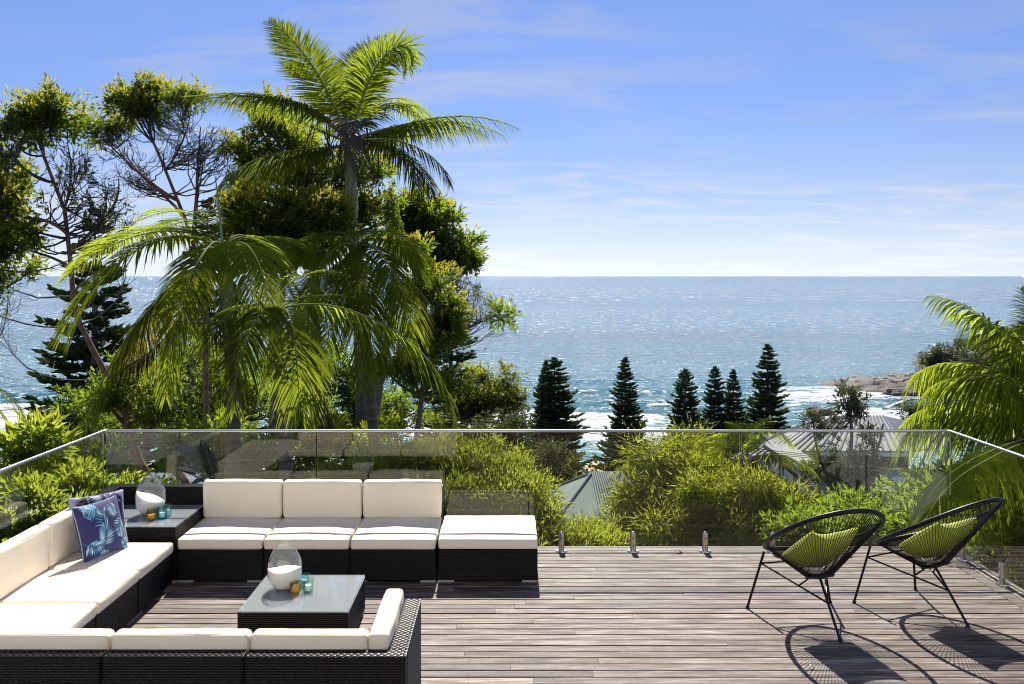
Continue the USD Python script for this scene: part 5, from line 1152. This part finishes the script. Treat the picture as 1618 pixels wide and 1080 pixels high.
# --- garden outside the left glass and the dark hedge right of the deck
tree("frangipani", "bright rosette leaved plant rising above the left handrail", [([gpt(45, 10.0), P(48, 760, 10), P(52, 715, 10)], .035, .02)],
     [B(58, 690, 10, 28, 14, 12), B(30, 715, 10, 24, 14, 10), B(75, 715, 10, 16, 12, 7), B(10, 740, 10, 24, 14, 10)], M["bark_grey"], M["leaf_mid"], .17, .05, .10, 22, M["leaf_lime"], .4, None, 41, cat="shrub", twig_r=.012)
tree("glossy_garden_shrub", "glossy green shrub against the outside of the left glass", [([gpt(70, 9.0), P(70, 850, 9)], .04, .03)],
     [B(60, 800, 9, 60, 34, 60), B(120, 775, 9.4, 40, 30, 44), B(20, 850, 8.6, 50, 40, 50), B(90, 840, 8.8, 60, 40, 60), B(150, 800, 9.6, 34, 30, 36), B(-20, 800, 8.5, 40, 40, 36)], M["bark_grey"], M["leaf_mid"], .085, .034, .11, 48, M["leaf_lime"], .3, None, 42, cat="shrub")
tree("leafy_corner_shrub", "light green shrub behind the corner table outside the glass", [([gpt(200, 10.5), P(200, 800, 10.5)], .04, .03)],
     [B(195, 775, 10.5, 50, 14, 30), B(240, 790, 10.5, 60, 14, 34), B(150, 745, 10.8, 28, 24, 24), B(175, 725, 11, 22, 14, 14)], M["bark_grey"], M["leaf_mid"], .10, .036, .12, 40, M["leaf_lime"], .3, None, 43, cat="shrub")
tree("dark_hedge", "dark hedge under the right palm just outside the side glass", [([gpt(1640, 9.8), P(1640, 900, 9.8)], .05, .03)],
     [(np.array([5.3, 8.6, -.2]), (.9, 1.6, .9), 90), (np.array([5.4, 6.6, -.5]), (.8, 1.5, .8), 80), (np.array([4.9, 9.6, -.6]), (.8, .8, .9), 70), (np.array([5.6, 9.9, .4]), (.8, .6, .8), 50), (np.array([6.3, 9.3, .6]), (.8, 1.2, .9), 50)],
     M["bark_grey"], M["leaf_dark"], .10, .035, .15, 46, M["leaf_mid"], .08, None, 44, cat="shrub")
def big_leaf(t, a, pts, w, m, seed):
    """A paddle leaf along pts with a midrib and a wavy, split blade."""
    p = smooth_line(pts, 16); tan = unit(np.gradient(p, axis=0)); s = unit(np.cross(tan, [0, 0, 1.0])); tt = np.linspace(0, 1, 16)
    ww = w * np.clip(np.sin(np.pi * np.clip(tt * 1.12 - .1, 0, 1)), 0, 1) ** .6
    g = np.random.default_rng(seed); jag = 1 - .15 * g.random(16)
    cols = [p + s * (ww * k * (jag if abs(k) == 1 else 1))[:, None] + np.array([0, 0, 1.0]) * (-abs(k) * ww * .45)[:, None] for k in (-1, -.5, 0, .5, 1)]
    v = np.stack(cols, 1).reshape(-1, 3)
    l = part("leaf", (v, grid_faces(16, 5)), m, t, smooth=True, world=True)
    part("midrib", tube(np.vstack([a, p]), np.linspace(.012, .003, 17), 5), M["rachis"], l, smooth=True, world=True)
t = thing("paddle_leaf_plant", "broad paddle leaved plant behind the glass corner at right", "plant", gpt(1480, 11.0))
for k, (pts, w) in enumerate([([(1480, 830, 0), (1450, 785, 0), (1420, 768, .1), (1388, 772, .2)], .11), ([(1480, 830, 0), (1460, 800, -.2), (1430, 798, -.3), (1400, 812, -.4)], .10), ([(1482, 830, 0), (1480, 780, .2), (1470, 745, .3), (1452, 720, .4)], .11), ([(1484, 830, 0), (1500, 790, 0), (1520, 765, 0), (1545, 760, .1)], .10), ([(1482, 830, 0), (1465, 815, -.4), (1445, 820, -.6), (1425, 845, -.7)], .09), ([(1482, 830, 0), (1470, 770, .4), (1440, 742, .6), (1405, 742, .7)], .11)]):
    q = [P(u, v, 11 + d) for u, v, d in pts]; big_leaf(t, gpt(1480, 11.0, .2), q, w, M["leaf_mid"], k)

# --- Norfolk pines
def pine_meshes(H, RB, seed, tiers=30, per=6, twigs=26, power=.8, top_tuft=True, thick=1.0, low=.06):
    """Whorls of upswept branches, each a comb of rope-like twigs."""
    g = np.random.default_rng(seed); V, Fc, k = [], [], 0; wood = MB()
    wood.add(tube([(0, 0, -.3), (0, 0, H * .5), (0, 0, H)], [.022 * H, .013 * H, .02], 8))
    br = MB(); pos, dr, ln = [], [], []
    for i in range(tiers):
        f = low + (1 - low) * (i / (tiers - 1)) ** 1.0
        z = H * f + g.normal() * H / tiers * .18; L = RB * (1 - f) ** power * g.uniform(.88, 1.08) + .12
        a0 = g.uniform(0, 6.28)
        for j in range(per):
            a = a0 + 6.283 * j / per + g.normal() * .14; l = L * g.uniform(.66, 1.16); z_ = z + g.normal() * H / tiers * .28
            o = np.array([math.cos(a), math.sin(a), 0]); s = np.linspace(0, 1, 6)
            p = o * (s * l)[:, None] + np.array([0, 0, 1.0]) * (z_ - l * .10 * np.sin(s * 2.2) + l * .24 * s ** 2.2)[:, None]
            br.add(tube(p, np.linspace(.02 * thick, .008, 6), 3, False))
            n = max(5, int(twigs * (.35 + .65 * l / RB)))
            t_ = np.r_[np.linspace(.18, 1, n), np.linspace(.3, .98, n // 2)]; nn = len(t_)
            q = np.stack([np.interp(t_, s, p[:, c]) for c in range(3)], -1)
            sd = np.array([-o[1], o[0], 0]); sg = np.where(np.arange(nn) % 2 == 0, 1, -1)
            d = o * .75 + sd * (sg * g.uniform(.35, 1.1, nn))[:, None] + np.array([0, 0, 1.0]) * g.uniform(-.12, .75, nn)[:, None]
            pos.append(q); dr.append(unit(d)); ln.append(np.clip(.42 * l * (1 - .5 * t_), .34, 1.1) * g.uniform(.8, 1.25, nn))
    pos, dr, ln = np.vstack(pos), np.vstack(dr), np.concatenate(ln)
    # each twig: a four sided spindle
    a = unit(np.cross(dr, [0.3, 0.2, 1.0])); b = np.cross(dr, a); r = (.135 * thick) * np.ones(len(pos))
    ring = [pos + dr * (ln * .35)[:, None] + (a * math.cos(x) + b * math.sin(x)) * r[:, None] for x in (0, 2.09, 4.19)]
    v = np.stack([pos] + ring + [pos + dr * ln[:, None]], 1).reshape(-1, 3); i = np.arange(len(pos))[:, None] * 5
    f = np.vstack([i + x for x in ([0, 2, 1], [0, 3, 2], [0, 1, 3], [4, 1, 2], [4, 2, 3], [4, 3, 1])])
    return wood.mesh(), br.mesh(), (v, f)
def norfolk(label, base, H, RB, seed, m, group=None, rotz=0, **kw):
    t = thing("norfolk_pine", label, "pine tree", base, rotz, group)
    w, b, c = pine_meshes(H, RB, seed, **kw)
    part("trunk", w, M["bark_grey"], t, smooth=True); part("branches", b, M["twig"], t, kind="stuff"); part("crown", c, m, t, kind="stuff")
    return t
YP = 140.0
def pine_base(u): return np.array([(u - CX) / F * YP, YP, -28.2])
first = norfolk("lone pine standing against the surf above the pale green roof", pine_base(988), 18.1, 4.2, 5, M["pine"], "pines along the beach", per=8, tiers=34, power=.72)
H0 = 18.1
second = norfolk("dense pine, third from the left of the beach row, with a rounded outline", pine_base(1083), 16.5, 4.0, 6, M["pine"], "pines along the beach", tiers=32, per=8, power=.58)
for (u, top, wide, src, H, rz, lab, dy) in [
    (862, 572, .80, first, 18.1, 40, "left pine of the two growing together at the left end of the beach row", -1.5), (877, 566, 1.08, second, 16.5, 100, "taller right pine of the two at the left end of the beach row", 1.0),
    (1133, 580, .72, second, 16.5, 200, "left pine of the pair growing close together right of the rounded pine", 1.5), (1156, 586, .86, first, 18.1, 75, "right pine of the close pair, left of the tallest beach pine", -1.0),
    (1213, 547, 1.0, first, 18.1, 160, "tallest pine at the right end of the beach row", 0)]:
    b = pine_base(u) + [0, dy, 0]; top_z = CAMZ - (top - CY) / F * (YP + dy); s = (top_z - b[2]) / H
    dup(src, b, rz, lab, (s * wide * 1.1, s * wide * 1.1, s))
b = gpt(150, 52.0, 0); zt = CAMZ - (335 - CY) / F * 52
norfolk("big near pine behind the bowed palm at left, its branches reaching over the sea", b, zt - b[2], 5.6, 9, M["pine_near"], None, tiers=34, per=7, twigs=24, power=.75, low=.1)
b = gpt(328, 58.0, 0); zt = CAMZ - (325 - CY) / F * 58
norfolk("near pine whose top shows behind the umbrella shaped gum", b, zt - b[2], 4.6, 10, M["pine_near"], None, tiers=32, per=6, twigs=22, power=.8, low=.1)
b = gpt(712, 46.0, 0); zt = CAMZ - (455 - CY) / F * 46
norfolk("near pine behind the tiered tree, flat sprays pointing right over the sea", b, zt - b[2], 2.7, 12, M["pine_near"], None, tiers=22, per=6, twigs=22, power=.55, low=.1)

# ------------------------------------------------------------------ neighbouring houses down the slope
def slab(pts, th, mm, name, parent):
    """A flat roof or wall plate: a planar quad with thickness along its normal."""
    p = np.asarray(pts, float); n = unit(np.cross(p[1] - p[0], p[2] - p[0])); n = n * np.sign(n[2] if abs(n[2]) > .1 else 1)
    v = np.vstack([p - n * th, p]); return part(name, (v, np.vstack([BF[:, [0, 1, 2]], BF[:, [0, 2, 3]]])), mm, parent, world=True)
def ribs(a0, a1, b0, b1, n, h, w, mm, parent, name="seam", as_one=False):
    """Ribs from edge a (a0-a1) to edge b (b0-b1), n of them, standing h proud of the plane."""
    a0, a1, b0, b1 = map(np.array, (a0, a1, b0, b1)); nr = unit(np.cross(a1 - a0, b0 - a0)); nr *= np.sign(nr[2]); q = MB()
    for k in range(n):
        f = (k + .5) / n; p, e = a0 + (a1 - a0) * f, b0 + (b1 - b0) * f; s = unit(np.cross(e - p, nr)) * w / 2
        v = np.array([p - s, p + s, e + s, e - s]); bx = np.vstack([v + nr * .002, v + nr * h]); f_ = np.vstack([BF[:, [0, 1, 2]], BF[:, [0, 2, 3]]])
        if as_one: q.add(bx, f_)
        else: part(name, (bx, f_), mm, parent, world=True)
    if as_one: part(name, q.mesh(), mm, parent, world=True, kind="stuff")
# corrugated hip roof
Yr = 52.0
ztop = CAMZ - (748 - CY) / F * Yr
r0, r1 = P(934, 748, Yr), P(1040, 748, Yr)
zl = ztop - 2.1
e = [np.array([r0[0] - 2.9, Yr - 5.5, zl]), np.array([r1[0] + 2.5, Yr - 5.5, zl]), np.array([r1[0] + 2.5, Yr + 4, zl]), np.array([r0[0] - 2.9, Yr + 4, zl])]
t = thing("green_roofed_house", "house with a pale green corrugated hip roof below the bushes", "house", (r0[0], Yr, float(ground_z(np.array(r0[0]), np.array(Yr)))))
slab([e[0], e[1], r1, r0], .05, M["roof_green"], "roof", t); slab([e[3], e[0], r0 + [-.001, 0, 0], r0 + [0, .001, 0]], .05, M["roof_green"], "roof", t); slab([e[2], e[3], r0 + [0, .02, 0], r1 + [0, .02, 0]], .05, M["roof_green"], "roof", t)
ribs(r0, r1, e[0] + (e[1] - e[0]) * .33, e[1], 34, .13, .085, M["roof_green"], t, "corrugation", True)
for f in np.linspace(.1, .9, 9):
    pass
part("ridge_cap", tube([r0 + [0, 0, .03], r1 + [0, 0, .03]], .09, 8), M["roof_green"], t, world=True)
part("hip_cap", tube([r0 + [0, 0, .03], e[0] + [0, 0, .03]], .08, 8), M["roof_green"], t, world=True); part("hip_cap", tube([r0 + [0, 0, .03], e[3] + [0, 0, .03]], .08, 8), M["roof_green"], t, world=True)
part("wall", box(e[0][0] + .4, e[1][0] - .4, Yr - 5.0, Yr + 3.6, zl - 3.4, zl - .02), M["white_wall"], t, world=True)
for x in (e[0][0] + 1.2, e[0][0] + 3.4, e[0][0] + 5.6):
    w = part("window", box(x, x + 1.2, Yr - 5.04, Yr - 5.0, zl - 2.0, zl - .6), M["dark_window"], t, world=True)
# grey standing seam roof with brown windows, at right behind the banksia
Yh = 44.0
t = thing("grey_roofed_house", "house with a pale grey standing seam roof and brown framed windows at right", "house", gpt(1350, Yh, 0))
ra, rb = P(1311, 658, Yh + 3), P(1398, 657, Yh + 3); ea, eb = P(1240, 712, Yh - 3), P(1436, 712, Yh - 3)
slab([ea, eb, rb, ra], .10, M["roof_grey"], "roof", t); ribs(ra, rb, ea, eb, 17, .06, .07, M["roof_slate"], t)
slab([eb + [.02, 0, 0], rb + [4.5, .5, -1.4], rb + [4.2, 2, -1.0], rb + [.02, 0, 0]], .10, M["roof_slate"], "roof", t)
slab([ea + [-2.5, 1.0, -.6], ea + [-.02, 0, 0], ra + [-.02, 0, 0], ra + [-2.0, 1.0, -.9]], .10, M["roof_grey"], "roof", t)
ribs(ra + [-.1, .05, -.03], ra + [-1.9, .9, -.8], ea + [-.1, .05, -.03], ea + [-2.4, .9, -.55], 8, .06, .07, M["roof_slate"], t)
wb = MB(); z1 = ea[2] - .25
part("wall", box(ea[0] + .5, eb[0] - .3, Yh - 2.6, Yh + 3, z1 - 6.5, z1), M["grey_wall"], t, world=True)
part("fascia", box(ea[0], eb[0], Yh - 3.06, Yh - 2.98, ea[2] - .24, ea[2] - .07), M["white_wall"], t, world=True)
for k, u in enumerate((1385, 1405, 1422)):
    a = P(u - 9, 716, Yh - 2.6); b_ = P(u + 9, 738, Yh - 2.6)
    w = part("window", box(a[0], b_[0], Yh - 2.66, Yh - 2.605, b_[2], a[2]), M["dark_window"], t, world=True)
    part("frame", MB().box(a[0] - .08, a[0] - .002, Yh - 2.72, Yh - 2.605, b_[2] - .08, a[2] + .08).box(b_[0] + .002, b_[0] + .08, Yh - 2.72, Yh - 2.605, b_[2] - .08, a[2] + .08).box(a[0], b_[0], Yh - 2.72, Yh - 2.605, a[2] + .002, a[2] + .08).box(a[0], b_[0], Yh - 2.72, Yh - 2.605, b_[2] - .08, b_[2] - .002).mesh(), M["brown_wood"], w, world=True)
part("sill_band", box(P(1370, 742, Yh - 2.6)[0], eb[0] - .3, Yh - 3.3, Yh - 2.602, P(1370, 756, Yh - 2.6)[2], P(1370, 748, Yh - 2.6)[2]), M["white_wall"], t, world=True)
# white walled building with an outdoor stair
Yw = 34.0
t = thing("white_walled_house", "white building with a flat roof and a timber outdoor stair below the small palm", "house", gpt(1262, Yw, 0))
a, b_ = P(1232, 728, Yw + 3), P(1284, 800, Yw)
part("wall", box(a[0], b_[0] + .15, Yw, Yw + 4.0, b_[2] - 5, P(1250, 742, Yw)[2]), M["white_wall"], t, world=True)
part("roof", box(a[0] - .3, b_[0] + .4, Yw - .3, Yw + 4.3, P(1250, 742, Yw)[2] + .002, P(1250, 742, Yw)[2] + .18), M["roof_grey"], t, world=True)
part("side_wall", box(b_[0] + .16, P(1330, 800, Yw)[0], Yw + .6, Yw + 4.0, b_[2] - 5, P(1300, 755, Yw)[2]), M["grey_wall"], t, world=True)
s0, s1 = P(1222, 762, Yw - .8), P(1282, 812, Yw - .8)
for k in range(9):
    p = s0 + (s1 - s0) * (k / 8); part("stair_tread", box(p[0] - .2, p[0] + .2, Yw - 1.5, Yw - .3, p[2] - .08, p[2] - .03), M["brown_wood"], t, world=True)
for yy_ in (Yw - 1.56, Yw - .24):
    part("stair_rail", tube([s0 + [0, yy_ - Yw + .8, .9], s1 + [0, yy_ - Yw + .8, .9]], .045, 6), M["brown_wood"], t, world=True)
    for k in (0, 3, 6, 8):
        p = s0 + (s1 - s0) * (k / 8) + [0, yy_ - Yw + .8, 0]; part("baluster", tube([p + [0, 0, -.1], p + [0, 0, .9]], .03, 6), M["brown_wood"], t, world=True)
part("landing", box(s0[0] - 1.8, s0[0] + .1, Yw - 1.6, Yw - .2, s0[2] - .12, s0[2] - .02), M["brown_wood"], t, world=True)
# grey roof and white walls under the left shrubs
Yl = 21.0
t = thing("low_flat_roof", "flat grey roof with white parapet beyond the left corner of the glass", "building", gpt(180, Yl, 0))
p0, p1 = P(95, 780, Yl), P(300, 768, Yl)
part("wall", box(p0[0], p1[0], Yl + .3, Yl + 1.0, p0[2] - 4, p0[2]), M["white_wall"], t, world=True); part("roof", box(p0[0] - .3, p1[0] + .3, Yl, Yl + 1.3, p0[2] + .002, p0[2] + .2), M["roof_slate"], t, world=True)
t = thing("stone_pillar", "square sandstone gate pillar with a flat cap behind the curved trunk", "pillar", gpt(213, 16.0, -.2))
p0, p1 = P(194, 722, 16), P(226, 760, 16)
q0 = part("shaft", box(p0[0], p1[0], 15.8, 16.15, p1[2] - 2.6, p0[2]), M["stone"], t, world=True); part("cap", cbox(p0[0] - .05, p1[0] + .05, 15.74, 16.21, p0[2] + .002, p0[2] + .09, .02), M["stone"], t, world=True)

# ------------------------------------------------------------------ power lines
def wire(label, pts, r=.012):
    p = smooth_line([P(*a) for a in pts], 30)
    t = thing("power_line", label, "cable", p[0])
    part("cable", tube(p, r, 5), M["cable"], t, smooth=True, world=True)
wire("lowest thin cable sagging across the glass in front of the feathery tree", [(700, 668, 26), (810, 692, 24), (930, 722, 22), (1060, 748, 20), (1190, 772, 18.5), (1320, 790, 17)], .008)
for k, lab in enumerate(["upper of the three cables running to the right above the rail", "middle cable of the three above the right of the rail", "lowest of the three cables above the middle of the rail"]):
    wire(lab, [(540, 628 + 5 * k, 34), (660, 645 + 5 * k, 33), (800, 660 + 5 * k, 32), (960, 679 + 4 * k, 31), (1180, 707 + 3 * k, 30), (1420, 728 + 3 * k, 29)], .010)
for k, lab in enumerate(["top cable crossing the surf at the left edge", "middle cable crossing the surf at the left edge", "lowest cable crossing below the surf at the left edge"]):
    wire(lab, [(-200, 648 + 11 * k, 40), (0, 637 + 11 * k, 38), (140, 632 + 9 * k, 37), (420, 622 + 6 * k, 35), (540, 628 + 5 * k, 34)], .010)

# ------------------------------------------------------------------ scrub on the headland, undergrowth over the slope
g = np.random.default_rng(78); n = 26000
X, Y = 95 + 200 * g.random(n) ** 1.1, 175 + 200 * g.random(n); Z = head(X, Y); ok = Z > SEA_Z + 5.5
X, Y, Z = X[ok], Y[ok], Z[ok]; n = len(X)
v, f = leaves(np.stack([X, Y, Z + g.random(n) * 1.6], -1), unit(g.normal(size=(n, 3)) + [0, 0, .7]), unit(g.normal(size=(n, 3)) * .5 + [0, 0, 1.0]), 1.5 * g.uniform(.6, 1.3, n), .9)
tag(part("headland_scrub", (v, f), M["cover"], None), "dense green scrub covering the headland behind the right palm", "scrub", None, "stuff")
g = np.random.default_rng(77)
n = 95000
yy_ = 8.8 + (150 - 8.8) * g.random(n) ** 1.7; xx_ = (g.random(n) * 1.36 - .68) * (yy_ + 6)
keep = ~((yy_ > 140) & (g.random(n) < .6)); xx_, yy_ = xx_[keep], yy_[keep]; n = len(xx_)
hum = fbm(np.stack([xx_ * .35, yy_ * .35, 0 * xx_], -1), 3, 61)
sc = np.clip(yy_ / 22, .7, 5)
zz_ = ground_z(xx_, yy_) + g.random(n) * (.25 + 2.0 * np.clip(hum - .42, 0, 1) * 2.2) * np.clip(sc, .6, 2.0)
v, f = leaves(np.stack([xx_, yy_, zz_], -1), unit(g.normal(size=(n, 3)) + [0, 0, .6]), unit(g.normal(size=(n, 3)) * .5 + [0, 0, 1.0]), .24 * sc * g.uniform(.6, 1.3, n), .12 * sc)
tag(part("undergrowth", (v, f), M["cover"], None), "low green undergrowth covering the slope down to the beach", "ground cover", None, "stuff")
